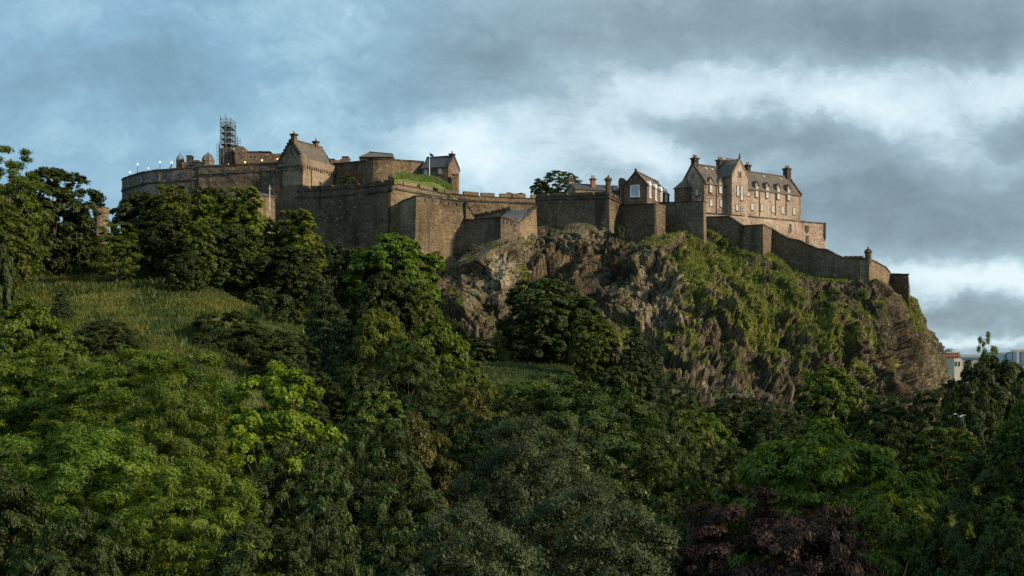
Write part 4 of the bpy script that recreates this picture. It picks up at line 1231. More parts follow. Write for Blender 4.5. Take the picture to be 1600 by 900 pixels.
r = empty('slate_shed', q4[0] - Vector((0, 0, 4)), 0, 'low grey slate shed roof squeezed behind the low front wall corner', 'shed')
o_ = r.location
m = MB(); m.add([p - o_ for p in q4] + [p - o_ + Vector((0, 0, 0.22)) for p in q4], [(0, 3, 2, 1), (4, 5, 6, 7), (0, 1, 5, 4), (1, 2, 6, 5), (2, 3, 7, 6), (3, 0, 4, 7)]); m.build('roof', M['slate_grey'], r)
m = MB(); m.add([p - o_ - Vector((0, 0, 0.01)) for p in q4] + [p - o_ - Vector((0, 0, 7)) for p in q4], [(0, 1, 2, 3), (4, 7, 6, 5), (0, 4, 5, 1), (1, 5, 6, 2), (2, 6, 7, 3), (3, 7, 4, 0)]); m.build('wall', M['wall_warm'], r)
pf = P(797, 336, 258.5) - o_
MB().lathe([(0.18, pf.z - 1), (0.15, pf.z + 1.7)], pf.x, pf.y, 8).build('flue', M['iron'], r)
rampart('rising_flank_wall', 'wall', 'warm-lit flank wall rising from the slate shed to the tall wall with the tree on top', [(806, 352, 420, 252.5), (818, 343, 420, 254.5), (829, 333, 420, 257.5), (838, 325, 420, 260)], 'wall_warm', thick=2.5, batter=0.04)
rampart('tall_rock_wall', 'wall', 'tall dark wall on the crag below the lone skyline tree, topped by thin parapet blocks',
        [(836.8, 303.6, 390, 265), (866, 301.4, 390, 263), (905, 300.8, 390, 260.6), (951.5, 299.4, 390, 257.5), (960, 303.5, 390, 261), (969, 308, 390, 264.5)], 'wall_dark', thick=2.6, merlon=(2.9, 0.7, 0.75), cordon=0.5, batter=0.025, cap_h=0.18)
r = solid('sentry_turret', 'turret', 'dark capped sentry turret on the right corner of the tall wall beside the gabled house', 950.5, 300, 258.3)
k = mpp(258.3)
MB().lathe([(4.6 * k, -2 * k), (4.6 * k, 17 * k), (6.6 * k, 18 * k), (6.6 * k, 20.5 * k), (4 * k, 22 * k), (2 * k, 23.5 * k), (0.5 * k, 27 * k)], 0, 0, 8, R(22.5)).build('wall', M['wall_dark'], r)
rampart('recessed_wall', 'wall', 'plain shaded wall set back between the sentry-turret corner and the thin lit buttress',
        [(957, 321.5, 420, 265), (990, 320, 420, 261), (1025.5, 318.6, 420, 256.5)], 'wall_dark', thick=3, batter=0.02, cap_h=0.2)
rampart('thin_buttress', 'buttress', 'thin curved warm-lit buttress edge running down the crag, splitting two dark walls',
        [(1025.2, 318.8, 385, 256.4), (1028.0, 321.5, 385, 258.8), (1029.8, 323, 385, 261)], 'wall_warm', thick=0.35, batter=0.03, coping=False)
rampart('plain_middle_wall', 'wall', 'plain dark wall between the thin lit buttress and the corner below the big gabled hall',
        [(1029, 317, 400, 262.5), (1065, 316, 400, 259), (1099, 315.2, 400, 255.5), (1103, 317, 400, 258)], 'wall_dark', thick=3, batter=0.02, cap_h=0.2)
rampart('stepped_zigzag_wall', 'wall', 'low dark wall stepping down in front of the terrace of the big gabled hall',
        [(1097, 339.6, 410, 264), (1120, 339.3, 410, 261.8), (1139, 339, 410, 260), (1150, 346.5, 410, 259), (1160, 353, 410, 258), (1176, 352.6, 410, 256.6), (1192, 351.8, 410, 255), (1199, 355, 410, 258), (1206.5, 358.6, 415, 262)], 'wall_dark', thick=1.6, batter=0.02, cap_h=0.25)
rampart('descending_wall', 'wall', 'long dark wall descending the crag in steps from the terrace to the sentry box',
        [(1206, 358.4, 425, 262), (1219, 367, 430, 260.8), (1231, 373.4, 440, 259.6), (1251, 377.4, 455, 257.8), (1264, 384, 455, 256.5), (1277, 389.6, 455, 255.3), (1290, 390.4, 455, 254), (1304, 397.6, 455, 252.8), (1318, 403.6, 455, 251.5), (1352, 405.2, 460, 248.4), (1358, 405.4, 460, 248)], 'wall_dark', thick=1.8, batter=0.025, cap_h=0.28)
rampart('lit_western_wall', 'wall', 'golden sunlit wall face right of the sentry box',
        [(1357.5, 406, 460, 248), (1366, 409, 465, 251.5), (1383, 418, 475, 258), (1390.5, 427, 480, 262)], 'wall_warm', thick=1.8, batter=0.04, cap_h=0.28)
rampart('end_bastion', 'bastion', 'plain dark block bastion at the far right end of the castle walls',
        [(1389, 428.6, 485, 263), (1404, 428.8, 485, 260.4), (1419, 429, 490, 258), (1419.5, 430, 490, 266), (1417, 430, 490, 276)], 'wall_dark', thick=2, batter=0.055, cap_h=0.22)
rampart('notched_parapet', 'parapet', 'short parapet pierced by bright gaps just left of the sentry box', [(1318, 399.8, 406, 252.5), (1352, 399.6, 406, 249.4)], 'wall_dark', thick=0.7, merlon=(0.75, 0.32, 0.45), bury=0.3, coping=False)
r = solid('sentry_box', 'turret', 'round stone sentry box with domed cap and knob on the angle of the descending wall', 1356.5, 410, 248.6)
k = mpp(248.6)
w_ = MB().lathe([(2.6 * k, -4 * k), (5.6 * k, 2 * k), (5.6 * k, 4 * k), (5.0 * k, 4.2 * k), (5.0 * k, 14 * k), (6.6 * k, 15.2 * k), (6.6 * k, 16.6 * k)], 0, 0, 14).build('wall', M['wall_dark'], r)
d_ = MB().lathe([(6.2 * k, 16.6 * k), (5.0 * k, 19 * k), (2.8 * k, 21 * k), (1.0 * k, 22 * k)], 0, 0, 14).build('dome', M['coping'], r)
MB().lathe([(0.7 * k, 21.8 * k), (1.2 * k, 23 * k), (0.6 * k, 24.4 * k), (0.15 * k, 26.5 * k)], 0, 0, 8).build('finial', M['coping'], d_)
MB().box(-0.15, -0.72, 7 * k, 0.15, -0.6, 11.5 * k).build('window', M['pane_dark'], r)

# slots and gun ports: dark boxes set on the wall faces, painting the shade inside
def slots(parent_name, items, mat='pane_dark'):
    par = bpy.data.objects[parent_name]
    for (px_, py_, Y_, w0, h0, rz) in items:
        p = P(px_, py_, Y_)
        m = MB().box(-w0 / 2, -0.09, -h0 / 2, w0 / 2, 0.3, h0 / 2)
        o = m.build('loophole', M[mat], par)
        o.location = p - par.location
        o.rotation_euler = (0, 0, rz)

# dark slits and blocked openings in the walls (solid dark blocks in the face paint the shade of each)
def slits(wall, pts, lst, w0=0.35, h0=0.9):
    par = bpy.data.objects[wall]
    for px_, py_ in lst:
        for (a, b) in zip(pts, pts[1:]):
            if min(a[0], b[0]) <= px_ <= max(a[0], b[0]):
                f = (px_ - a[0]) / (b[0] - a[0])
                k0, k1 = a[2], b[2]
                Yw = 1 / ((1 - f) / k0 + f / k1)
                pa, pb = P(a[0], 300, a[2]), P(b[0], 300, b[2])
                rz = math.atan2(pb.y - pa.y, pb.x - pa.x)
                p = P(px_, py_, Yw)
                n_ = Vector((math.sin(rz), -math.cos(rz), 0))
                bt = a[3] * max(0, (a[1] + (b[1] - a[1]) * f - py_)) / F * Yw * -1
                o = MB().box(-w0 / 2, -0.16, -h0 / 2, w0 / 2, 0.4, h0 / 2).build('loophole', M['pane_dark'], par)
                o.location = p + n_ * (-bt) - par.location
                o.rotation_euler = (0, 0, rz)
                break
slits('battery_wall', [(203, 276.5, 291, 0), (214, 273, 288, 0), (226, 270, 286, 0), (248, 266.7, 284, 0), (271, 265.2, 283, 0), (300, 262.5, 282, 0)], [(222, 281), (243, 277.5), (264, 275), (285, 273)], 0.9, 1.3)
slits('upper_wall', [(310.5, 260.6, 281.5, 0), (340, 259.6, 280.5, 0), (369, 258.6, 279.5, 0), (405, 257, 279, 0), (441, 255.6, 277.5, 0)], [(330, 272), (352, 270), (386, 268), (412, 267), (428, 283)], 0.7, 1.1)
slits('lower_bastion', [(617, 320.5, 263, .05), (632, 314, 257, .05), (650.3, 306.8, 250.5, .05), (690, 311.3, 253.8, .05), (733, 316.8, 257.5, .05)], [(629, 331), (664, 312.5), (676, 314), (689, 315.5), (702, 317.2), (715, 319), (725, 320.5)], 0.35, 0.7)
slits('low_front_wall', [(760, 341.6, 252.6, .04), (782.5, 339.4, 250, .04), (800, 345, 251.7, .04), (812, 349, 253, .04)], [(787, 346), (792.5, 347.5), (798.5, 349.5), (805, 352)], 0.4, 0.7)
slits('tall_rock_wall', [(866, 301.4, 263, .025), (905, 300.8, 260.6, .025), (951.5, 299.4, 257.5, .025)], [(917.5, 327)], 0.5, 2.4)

# terrace below the hall
rampart('terrace_wall', 'wall', 'pale lit terrace wall under the big gabled hall with two tall dark windows at its right end',
        [(1098, 333.5, 420, 274), (1140, 336.5, 420, 277), (1190, 341, 420, 283.6), (1240, 345.8, 420, 291), (1288.5, 350.4, 420, 298), (1289.3, 351, 420, 306), (1287, 352, 420, 312)], 'wall_house', thick=2.5, cap_h=0.3, bury=8)
r = solid('corner_bartizan', 'turret', 'dark corbelled corner post at the right end of the terrace wall', 1288.3, 352, 298)
k = mpp(298)
MB().lathe([(1.2 * k, -24 * k), (2.6 * k, -18 * k), (2.6 * k, 2.5 * k), (3.1 * k, 2.6 * k), (3.1 * k, 4 * k)], 0, 0, 8).build('wall', M['wall_dark'], r)
par = bpy.data.objects['terrace_wall']
for px_, py_, Y_, hh in ((1234.5, 356.5, 290.0, 2.0), (1261.3, 357.5, 293.9, 1.7), (1261.5, 371, 293.9, 0.9), (1262, 377.5, 293.9, 0.7)):
    o = MB().box(-0.42, -0.15, -hh / 2, 0.42, 0.4, hh / 2).build('window', M['dressed'], par)
    o.location = P(px_, py_, Y_) - par.location; o.rotation_euler = (0, 0, R(38))
    p = MB()
    for q in (-1, 1):
        p.box(q * 0.18 - 0.14, -0.19, -hh / 2 + 0.1, q * 0.18 + 0.14, -0.16, -0.04).box(q * 0.18 - 0.14, -0.19, 0.04, q * 0.18 + 0.14, -0.16, hh / 2 - 0.1)
    p.build('pane', M['pane_dark'], o)
# grass patch on the terrace slope
tr_ = [P(1150, 347, 268), P(1152, 352, 262), P(1168, 354, 262), P(1170, 349, 270)]

# ---- the great gabled hall (right)
h = House('gabled_hall', 'building', 'large pinkish sandstone hall with brown roof, tall pale windows and projecting pointed bay', (1100, 275), (1251, 294), 334, 7.2)
ue = h.u(1143)
zeL, zrL = h.z(1100, 285.5), h.z(1088, 258.5, 3.6)
zeR = h.z(1200, 297.8)
ze = (zeL + zeR) / 2
zr = zrL + 0.0
wl, ro = h.body(ze, zr, roof='slate_brown', wall='wall_house', step=False, dep=4, over=0.3)
for xe in (-0.15, h.L - 0.35):
    gc = MB()
    for (ya, yb, za, zb2) in ((-0.35, 3.6, ze - 0.35, zr), (7.55, 3.6, ze - 0.35, zr)):
        gc.prism([(ya, za), (yb, zb2), (yb, zb2 + 0.62), (ya, za + 0.62)], 'x', xe, xe + 0.5)
    h.part(gc, 'gable_coping', 'coping')
# projecting bay with pointed gable
b0, b1 = h.u(1139.5), h.u(1168)
bd = 2.0
bze = h.z(1155, 279.5); bzr = h.z(1155, 250.5)
bw = h.u(1168) - h.u(1139.5)
# bay local: stands forward of the facade
def local_bay_px(px, py):
    return None
bm_ = MB()
bc = (b0 + b1) / 2
# shift so that, standing forward, it covers the right pixels
shift = -bd * 0.62
_k = lambda px: ((px - CX) / F * (h.a.y - bd * h.ux) - (h.a.x + bd * h.uy)) / (h.ux - (px - CX) / F * h.uy)
x0b, x1b = _k(1143.5), _k(1168.5)
xm = (x0b + x1b) / 2
bm_.prism([(x0b, -4), (x1b, -4), (x1b, bze), (xm + 0.25, bzr - 0.3), (xm - 0.25, bzr - 0.3), (x0b, bze)], 'y', -bd, 2.0)
bay = h.part(bm_, 'projecting_bay', 'wall_house')
rf_ = MB()
for sgn, xe in ((-1, x0b), (1, x1b)):
    rf_.prism([(xe + sgn * 0.2, bze - 0.25), (xm, bzr - 0.35), (xm, bzr - 0.05), (xe + sgn * 0.2, bze + 0.1)], 'y', -bd + 0.3, 5.0)
h.part(rf_, 'bay_roof', 'slate_brown')
cg = MB()
for sgn, xe in ((-1, x0b), (1, x1b)):
    cg.prism([(xe + sgn * 0.12, bze - 0.15), (xm, bzr - 0.3), (xm, bzr + 0.1), (xe + sgn * 0.12, bze + 0.35)], 'y', -bd - 0.12, -bd + 0.35)
h.part(cg, 'bay_gable_coping', 'dressed')
MB().lathe([(0.22, bzr - 0.1), (0.28, bzr + 0.3), (0.1, bzr + 0.5), (0.16, bzr + 0.9), (0.03, bzr + 1.3)], xm, -bd + 0.1, 8).build('finial', M['coping'], h.root)
def bayu(px):
    kk = (px - CX) / F
    ax = h.a.x + bd * h.uy; ay = h.a.y - bd * h.ux
    return (kk * ay - ax) / (h.ux - kk * h.uy)
def bayz(px, py):
    ay = h.a.y - bd * h.ux + bayu(px) * h.uy
    return (HY - py) / F * ay - h.z0
xw = (x1b - x0b)
h.window(xm - 0.62, bayz(1153, 298), 0.62, 2.2, 'pane_sky', bars=(0, 4), y=-bd)
h.window(xm + 0.62, bayz(1158.5, 301.5), 0.70, 3.2, 'pane_sky', bars=(0, 5), y=-bd)
h.window(xm, bayz(1155.7, 272.5), 0.6, 0.9, 'pane_dark', 'dressed', bars=(1, 0), y=-bd)
h.window(xm - 0.9, bayz(1153, 324.5), 0.6, 1.3, 'pane_sky', bars=(1, 2), y=-bd)
h.window(xm + 0.75, bayz(1161, 330), 0.6, 1.8, 'pane_dark', bars=(0, 2), y=-bd)
for px_ in (1110.3, 1125.2, 1182, 1198.4, 1215.7, 1232):
    zt_ = {1110.3: 293, 1125.2: 294.3, 1182: 299.6, 1198.4: 301.3, 1215.7: 303.2, 1232: 304.8}[px_]
    u_ = h.u(px_)
    hh = 2.35 if px_ > 1150 else 2.1
    zc_ = h.z(px_, zt_)
    h.window(u_, zc_, 0.74, hh, 'pane_sky', bars=(1, 4), y=-0.12)
    # dormer head: wall piece and small pointed roof breaking the eaves
    m = MB()
    top = max(zc_ + hh / 2 + 0.25, ze + 0.2)
    m.prism([(u_ - 0.65, ze - 0.4), (u_ + 0.65, ze - 0.4), (u_ + 0.65, top), (u_, top + 0.9), (u_ - 0.65, top)], 'y', -0.06, 1.6)
    d = h.part(m, 'dormer', 'wall_house')
    m = MB()
    for sgn in (-1, 1):
        m.prism([(u_ + sgn * 0.82, top - 0.18), (u_, top + 0.92), (u_, top + 1.12), (u_ + sgn * 0.82, top + 0.02)], 'y', -0.25, 2.6)
    h.part(m, 'dormer_roof', 'slate_brown', parent=d)
for px_, py_ in ((1111, 316.8), (1127.3, 318), (1175.5, 323), (1190.7, 324.7), (1207.7, 326.8), (1223, 328.4), (1240.8, 330.2)):
    h.window(h.u(px_), h.z(px_, py_), 0.8, 1.4, 'pane_sky', bars=(1, 2))
h.window(h.u(1170), h.z(1170, 303.5), 0.5, 0.8, 'pane_sky', bars=(0, 1))
for px_ in (1119, 1134, 1186.3, 1211.5, 1228):
    MB().tube((h.u(px_), -0.16, h.z(px_, 337)), (h.u(px_), -0.16, ze - 0.2), 0.09, n=6).build('drainpipe', M['iron'], h.root)
st_ = MB(); st_.box(-0.06, -0.1, h.z(1180, 313) - 0.1, x0b, 0, h.z(1180, 313) + 0.1); st_.box(x1b, -0.1, ze - 0.5, h.L + 0.05, 0, ze - 0.2)
q_ = MB()
for xe in (0.0, h.L - 0.5):
    for q in range(16):
        ww = 0.7 if q % 2 else 0.45
        zz = -1 + q * 0.62
        if zz + 0.6 > ze: break
        q_.box(xe - 0.05 if xe == 0 else h.L - ww, -0.06, zz, xe + ww if xe == 0 else h.L + 0.05, 0.5, zz + 0.58)
h.part(q_, 'quoins', 'dressed')
h.part(st_, 'string_course', 'dressed')
h.chimney(0.7, 3.6, 1.2, 1.2, zr - 1.8, h.z(1082, 248.5, 3.6), 3)
h.chimney(h.u(1125.4, 3.6), 3.6, 1.5, 1.2, zr - 1.0, h.z(1125.4, 252, 3.6), 3)
h.chimney(h.u(1140, 5), 5, 2.6, 1.0, zr - 2.5, h.z(1140, 254, 5), 5)
h.chimney(h.u(1168, 4.5), 4.5, 1.1, 1.0, zr - 1.6, h.z(1168, 260, 4.5), 2)
h.chimney(h.L - 0.7, 3.6, 1.3, 1.4, zr - 1.8, h.z(1232, 265.5, 3.6), 3)
sk = MB()
for px_ in (1102, 1112, 1192, 1219):
    u_ = h.u(px_, 2.9)
    sk.add([(u_, 2.7, ze + (zr - ze) * 2.7 / 3.6 + 0.38), (u_ + 0.7, 2.7, ze + (zr - ze) * 2.7 / 3.6 + 0.38), (u_ + 0.7, 3.1, ze + (zr - ze) * 3.1 / 3.6 + 0.38), (u_, 3.1, ze + (zr - ze) * 3.1 / 3.6 + 0.38)], [(0, 1, 2, 3)])
h.part(sk, 'skylight', 'pane_sky')
# left gable: windows and the lower annexe with its own pyramid roof
h.window(2.2, h.z(1082, 302, 3.6), 0.7, 1.3, 'pane_sky', bars=(1, 2), side='left', y=0.0)
h.window(3.6, h.z(1082, 274, 3.6), 0.5, 0.9, 'pane_dark', 'dressed', bars=(0, 1), side='left', y=0.0)
an = MB(); za = h.z(1065, 294, 6)
an.box(-1.8, 3.9, -4, 0.0, 7.6, za)
h.part(an, 'annexe', 'wall_brown', 'shaded brown lower annexe of the hall')
ar = MB()
ar.add([(-2.1, 3.6, za - 0.1), (-0.02, 3.6, za - 0.1), (-0.02, 7.9, za - 0.1), (-2.1, 7.9, za - 0.1), (-0.05, 5.7, za + 2.4), (-0.05, 5.75, za + 2.4)], [(0, 1, 4), (1, 2, 5, 4), (2, 3, 5), (3, 0, 4, 5), (0, 3, 2, 1)])
h.part(ar, 'annexe_roof', 'slate_brown')
for yy in (4.9, 6.6):
    h.window(yy, h.z(1062, 302, 6), 0.55, 1.1, 'pane_dark', 'dressed', bars=(0, 1), side='left', y=-1.8)

# ---- gabled range with white windows (centre right)
h = House('white_windowed_range', 'building', 'brown stone range with pointed gable, one big white window and white dormers along its side', (1011, 268), (1046, 284), 320, 5.2)
ze, zr = h.z(1011, 288.5), h.z(1011, 268)
h.body(ze, zr, roof='slate_brown', wall='wall_brown', dep=3, over=0.15)
gc = MB()
for (ya, yb, za, zb2) in ((-0.2, 2.6, ze - 0.3, zr), (5.4, 2.6, ze - 0.3, zr)):
    gc.prism([(ya, za), (yb, zb2), (yb, zb2 + 0.4), (ya, za + 0.4)], 'x', -0.15, 0.3)
h.part(gc, 'gable_coping', 'coping')
MB().lathe([(0.25, zr + 0.2), (0.3, zr + 0.6), (0.08, zr + 0.9)], 0.1, 2.6, 6).build('finial', M['coping'], h.root)
h.window(2.75, h.z(1011, 297.5), 1.75, 2.3, 'pane_sky', bars=(2, 3), side='left', y=0.0, surround='white_paint')
for i, px_ in enumerate((1015.5, 1024.5, 1033, 1040.5)):
    u_ = h.u(px_)
    h.window(u_, ze - 1.2, 0.9, 2.6, 'pane_sky', bars=(1, 3), surround='white_paint')
    m = MB().prism([(u_ - 0.75, ze - 0.2), (u_ + 0.75, ze - 0.2), (u_ + 0.75, ze + 0.5), (u_, ze + 1.1), (u_ - 0.75, ze + 0.5)], 'y', -0.15, 1.2)
    h.part(m, 'dormer', 'white_paint')
r = solid('square_pier_block', 'building', 'dark square block with sloped top directly left of the pointed gable', 974, 318, 271)
k = mpp(271)
MB().prism([(-5.5 * k, 0), (10 * k, 0), (10 * k, 36 * k), (4 * k, 36 * k), (1 * k, 39.5 * k), (-5.5 * k, 40.5 * k)], 'y', 0, 4).build('wall', M['wall_brown'], r)
h = House('low_slate_range', 'building', 'low range with grey slate roof behind the parapet, right of the skyline tree', (899, 268), (969, 272), 302, 5)
h.body(h.z(899, 295), h.z(899, 286.5), roof='slate_grey', wall='wall_warm', dep=2)
h.window(h.u(961), h.z(961, 294.5), 0.8, 0.9, 'pane_sky', bars=(1, 1))
h.chimney(h.u(930), 1.2, 0.9, 0.8, h.z(930, 293), h.z(930, 280), 2, 'redtile')
h.chimney(h.u(904), 4.0, 1.4, 1.0, h.z(904, 292), h.z(904, 279.5), 2, 'dressed')
m = MB(); m.prism([(h.u(911), h.z(911, 286)), (h.u(922), h.z(922, 287)), (h.u(922), h.z(922, 285.6)), (h.u(915), h.z(915, 282.5)), (h.u(911), h.z(911, 283))], 'y', 3, 5)
h.part(m, 'roof_hatch', 'slate_grey')
r = solid('red_awning_tents', 'awning', 'faded red awning tops just showing above the gun parapet left of the skyline tree', 806, 306, 280)
k = mpp(280)
MB().prism([(-15 * k, 0), (-15 * k, 5 * k), (-11 * k, 5.8 * k), (-4 * k, 3.5 * k), (2 * k, 3.8 * k), (8 * k, 5 * k), (14 * k, 3.4 * k), (14 * k, 0)], 'y', 0, 2.5).build('canopy', M['redtile'], r)

# ---- distant town at the right
r = solid('red_brick_tower', 'building', 'distant red brick corner building with grey dome beside the right foot of the crag', 1489, 600, 620)
k = mpp(620)
w_ = MB().box(-10 * k, 0, 0, 10 * k, 10, 48 * k).build('wall', M['redtile'], r)
MB().box(-11 * k, -0.4, 48 * k, 11 * k, 10.4, 50 * k).build('cornice', M['concrete'], r)
MB().lathe([(9 * k, 50 * k), (8 * k, 53 * k), (5 * k, 55 * k), (1 * k, 56 * k)], 0, 4, 16).build('dome', M['lead'], r)
for q in (-6, 0, 6):
    MB().box((q - 1.2) * k, -0.25, 36 * k, (q + 1.2) * k, 0.1, 43 * k).build('window', M['pane_dark'], r)
r = solid('cream_building', 'building', 'distant cream rendered building in front of the red brick tower', 1497, 600, 560)
k = mpp(560)
MB().prism([(-6 * k, 0), (8 * k, 0), (8 * k, 28 * k), (5 * k, 40 * k), (-6 * k, 40 * k)], 'y', 0, 10).build('wall', M['cream'], r)
for q in (-3, 2):
    MB().box((q - 0.9) * k, -0.25, 28 * k, (q + 0.9) * k, 0.1, 35 * k).build('window', M['pane_dark'], r)
r = solid('pale_office_block', 'building', 'low pale distant office block between the cream building and the conifer tip', 1515, 600, 760)
k = mpp(760)
MB().box(-14 * k, 0, 0, 16 * k, 14, 46 * k).build('wall', M['concrete'], r)
MB().box(-13 * k, -0.4, 38 * k, 15 * k, 0.2, 42 * k).build('window', M['pane_blue'], r)
r = solid('glass_office_block', 'building', 'distant office block with blue glass bays and pale piers at the right edge', 1580, 600, 700)
k = mpp(700)
MB().box(-28 * k, 0, 0, 60 * k, 16, 50 * k).box(-1 * k, -1, 0, 60 * k, 0, 54 * k).build('wall', M['concrete'], r)
for a0, a1, t_ in ((-26, -13, 48), (-8, -1.5, 48), (1, 7, 51), (14, 24, 51), (28, 40, 51)):
    MB().box(a0 * k, -1.4, 30 * k, a1 * k, -1.05 if a0 > -1 else 0.1, t_ * k).build('window', M['pane_blue'], r)

# ---------------------------------------------------------------- foliage
M['leaf_ash'] = mat_leaf('ash_leaves', (0.032, 0.055, 0.008), (0.105, 0.155, 0.016), (0.225, 0.275, 0.03), 0.35)
M['leaf_maple'] = mat_leaf('maple_leaves', (0.065, 0.1, 0.007), (0.175, 0.255, 0.013), (0.29, 0.36, 0.026), 0.4)
M['leaf_lime'] = mat_leaf('lime_leaves', (0.038, 0.056, 0.009), (0.1, 0.135, 0.018), (0.2, 0.235, 0.034), 0.35)
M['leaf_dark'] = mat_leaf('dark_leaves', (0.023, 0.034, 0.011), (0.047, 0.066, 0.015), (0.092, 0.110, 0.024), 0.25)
M['leaf_beech'] = mat_leaf('ivy_green_leaves', (0.02, 0.037, 0.011), (0.05, 0.08, 0.019), (0.1, 0.14, 0.03), 0.25, rough=0.4)
M['leaf_silver'] = mat_leaf('grey_green_leaves', (0.022, 0.032, 0.013), (0.054, 0.07, 0.026), (0.15, 0.17, 0.08), 0.25)
M['leaf_chestnut'] = mat_leaf('chestnut_leaves', (0.038, 0.06, 0.008), (0.105, 0.148, 0.015), (0.21, 0.245, 0.028), 0.35, rough=0.42)
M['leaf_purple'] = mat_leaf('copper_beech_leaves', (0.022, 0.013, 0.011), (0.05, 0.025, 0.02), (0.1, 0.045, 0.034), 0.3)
M['leaf_olive'] = mat_leaf('olive_brown_leaves', (0.04, 0.042, 0.01), (0.085, 0.083, 0.018), (0.17, 0.13, 0.035), 0.35)
M['leaf_bright'] = mat_leaf('fresh_green_leaves', (0.04, 0.066, 0.009), (0.105, 0.158, 0.016), (0.19, 0.25, 0.03), 0.4)
M['leaf_yew'] = mat_leaf('conifer_needles', (0.018, 0.028, 0.011), (0.035, 0.052, 0.017), (0.066, 0.084, 0.024), 0.15)
M['leaf_lit'] = mat_leaf('sunlit_painted_leaves', (0.05, 0.062, 0.010), (0.135, 0.160, 0.020), (0.26, 0.28, 0.035), 0.4)  # sunlight on the slope treetops painted in as brighter, yellower leaves
M['leaf_gold'] = mat_leaf('yellow_green_leaves', (0.05, 0.06, 0.008), (0.115, 0.13, 0.015), (0.2, 0.21, 0.03), 0.4)

def unit(a):
    return a / (np.linalg.norm(a, axis=-1, keepdims=True) + 1e-9)

def make_crown(seed, shape, R0, zb, zt, nb, rb, nt, nl, L, wid=0.5, fz=0.6, droop=0.3, spread=0.34, inner=0.6, upb=0.8, lump=0.16, fill=1.55):
    g = np.random.default_rng(seed)
    H2 = (zt - zb) / 2; zc = (zt + zb) / 2
    th = g.uniform(0, 2 * np.pi, nb)
    nb = int(nb * fill)
    gi = np.arange(nb)
    th = gi * 2.39996 + g.normal(0, 0.25, nb)
    strat = (gi + 0.5) / nb
    if shape == 'round':
        zz = np.clip(-0.9 + 1.9 * strat + g.normal(0, 0.03, nb), -0.95, 1); rr = np.sqrt(np.clip(1 - zz**2, 0, 1))
    elif shape == 'dome':
        zz = np.clip(-1 + 2 * strat ** 0.85 + g.normal(0, 0.03, nb), -1, 1); rr = np.where(zz < 0, 1 - 0.12 * zz**2, np.sqrt(np.clip(1 - np.abs(zz)**2.5, 0, 1)))
    elif shape == 'cone':
        zz = 1 - 2 * strat ** 0.62; rr = np.clip((1 - zz) / 2, 0, 1) ** 0.75 + 0.04
    elif shape == 'column':
        zz = -1 + 2 * strat; rr = np.where(zz < 0, 1 - 0.22 * zz**2, np.clip(np.sqrt(np.clip(1 - np.abs(zz * 0.97) ** 3, 0, 1)), 0.1, 1))
    s = np.where(g.random(nb) < 0.68, g.uniform(0.84, 1.04, nb), g.uniform(inner * 0.6, 0.85, nb))
    d = np.stack([np.cos(th) * rr, np.sin(th) * rr, zz], 1)
    lum = 1 + lump * vnoise(d * 1.9 + seed * 3.1, seed) * 1.6
    c = np.stack([d[:, 0] * R0 * s * lum, d[:, 1] * R0 * s * lum, zc + d[:, 2] * H2 * (0.35 + 0.65 * s) * (0.94 + 0.06 * lum)], 1)
    rbs = rb * g.uniform(0.65, 1.35, nb)
    k = 1 - rbs / R0 * 0.55
    c[:, :2] *= np.clip(k, 0.3, 1)[:, None]
    c[:, 2] = zc + (c[:, 2] - zc) * (1 - rb * fz / H2 * 0.8)
    outw = unit(np.stack([c[:, 0], c[:, 1], (c[:, 2] - zc) * 0.7], 1))
    # tufts on boughs
    bi = np.repeat(np.arange(nb), nt)
    dd = g.normal(0, 1, (nb * nt, 3)); dd = unit(unit(dd) + np.array([0, 0, upb]) + outw[bi] * 0.75)
    tc_ = c[bi] + dd * rbs[bi][:, None] * np.array([1, 1, fz]) * g.uniform(0.7, 1.08, (nb * nt, 1))
    rt = rb * spread * g.uniform(0.6, 1.25, nb * nt)
    # leaves in tufts
    ti = np.repeat(np.arange(nb * nt), nl)
    n = len(ti)
    off = g.normal(0, 1, (n, 3)); off = off / np.maximum(1, np.linalg.norm(off, axis=1, keepdims=True) / 1.6)
    p = tc_[ti] + off * rt[ti][:, None] * np.array([0.62, 0.62, 0.42])
    nrm_ = unit(dd[ti] * 0.8 + np.array([0, 0, 0.45]) + g.normal(0, 0.32, (n, 3)))
    ax = unit(unit(off) * 0.8 + outw[bi[ti]] * 0.7 + g.normal(0, 0.45, (n, 3)) + np.array([0, 0, -droop]))
    ax = unit(ax - nrm_ * (ax * nrm_).sum(1, keepdims=True))
    sd_ = np.cross(nrm_, ax)
    Ls = L * g.uniform(0.6, 1.3, n)[:, None]
    Ws = Ls * wid * 0.5
    fold = nrm_ * Ls * 0.08
    v = np.stack([p - ax * Ls * 0.5, p + sd_ * Ws - fold, p + ax * Ls * 0.5 - np.array([0, 0, 1]) * Ls * 0.12 * droop * 2, p - sd_ * Ws - fold], 1).reshape(-1, 3)
    return v, np.arange(n * 4).reshape(n, 4), c

def tubes_np(paths):
    """tapering limbs through point lists with radii"""
    m = MB()
    for pts_, r0, r1 in paths:
        k = len(pts_) - 1
        for i in range(k):
            a = r0 + (r1 - r0) * i / k; b = r0 + (r1 - r0) * (i + 1) / k
            m.tube(pts_[i], pts_[i + 1], a, b, 7)
    return m

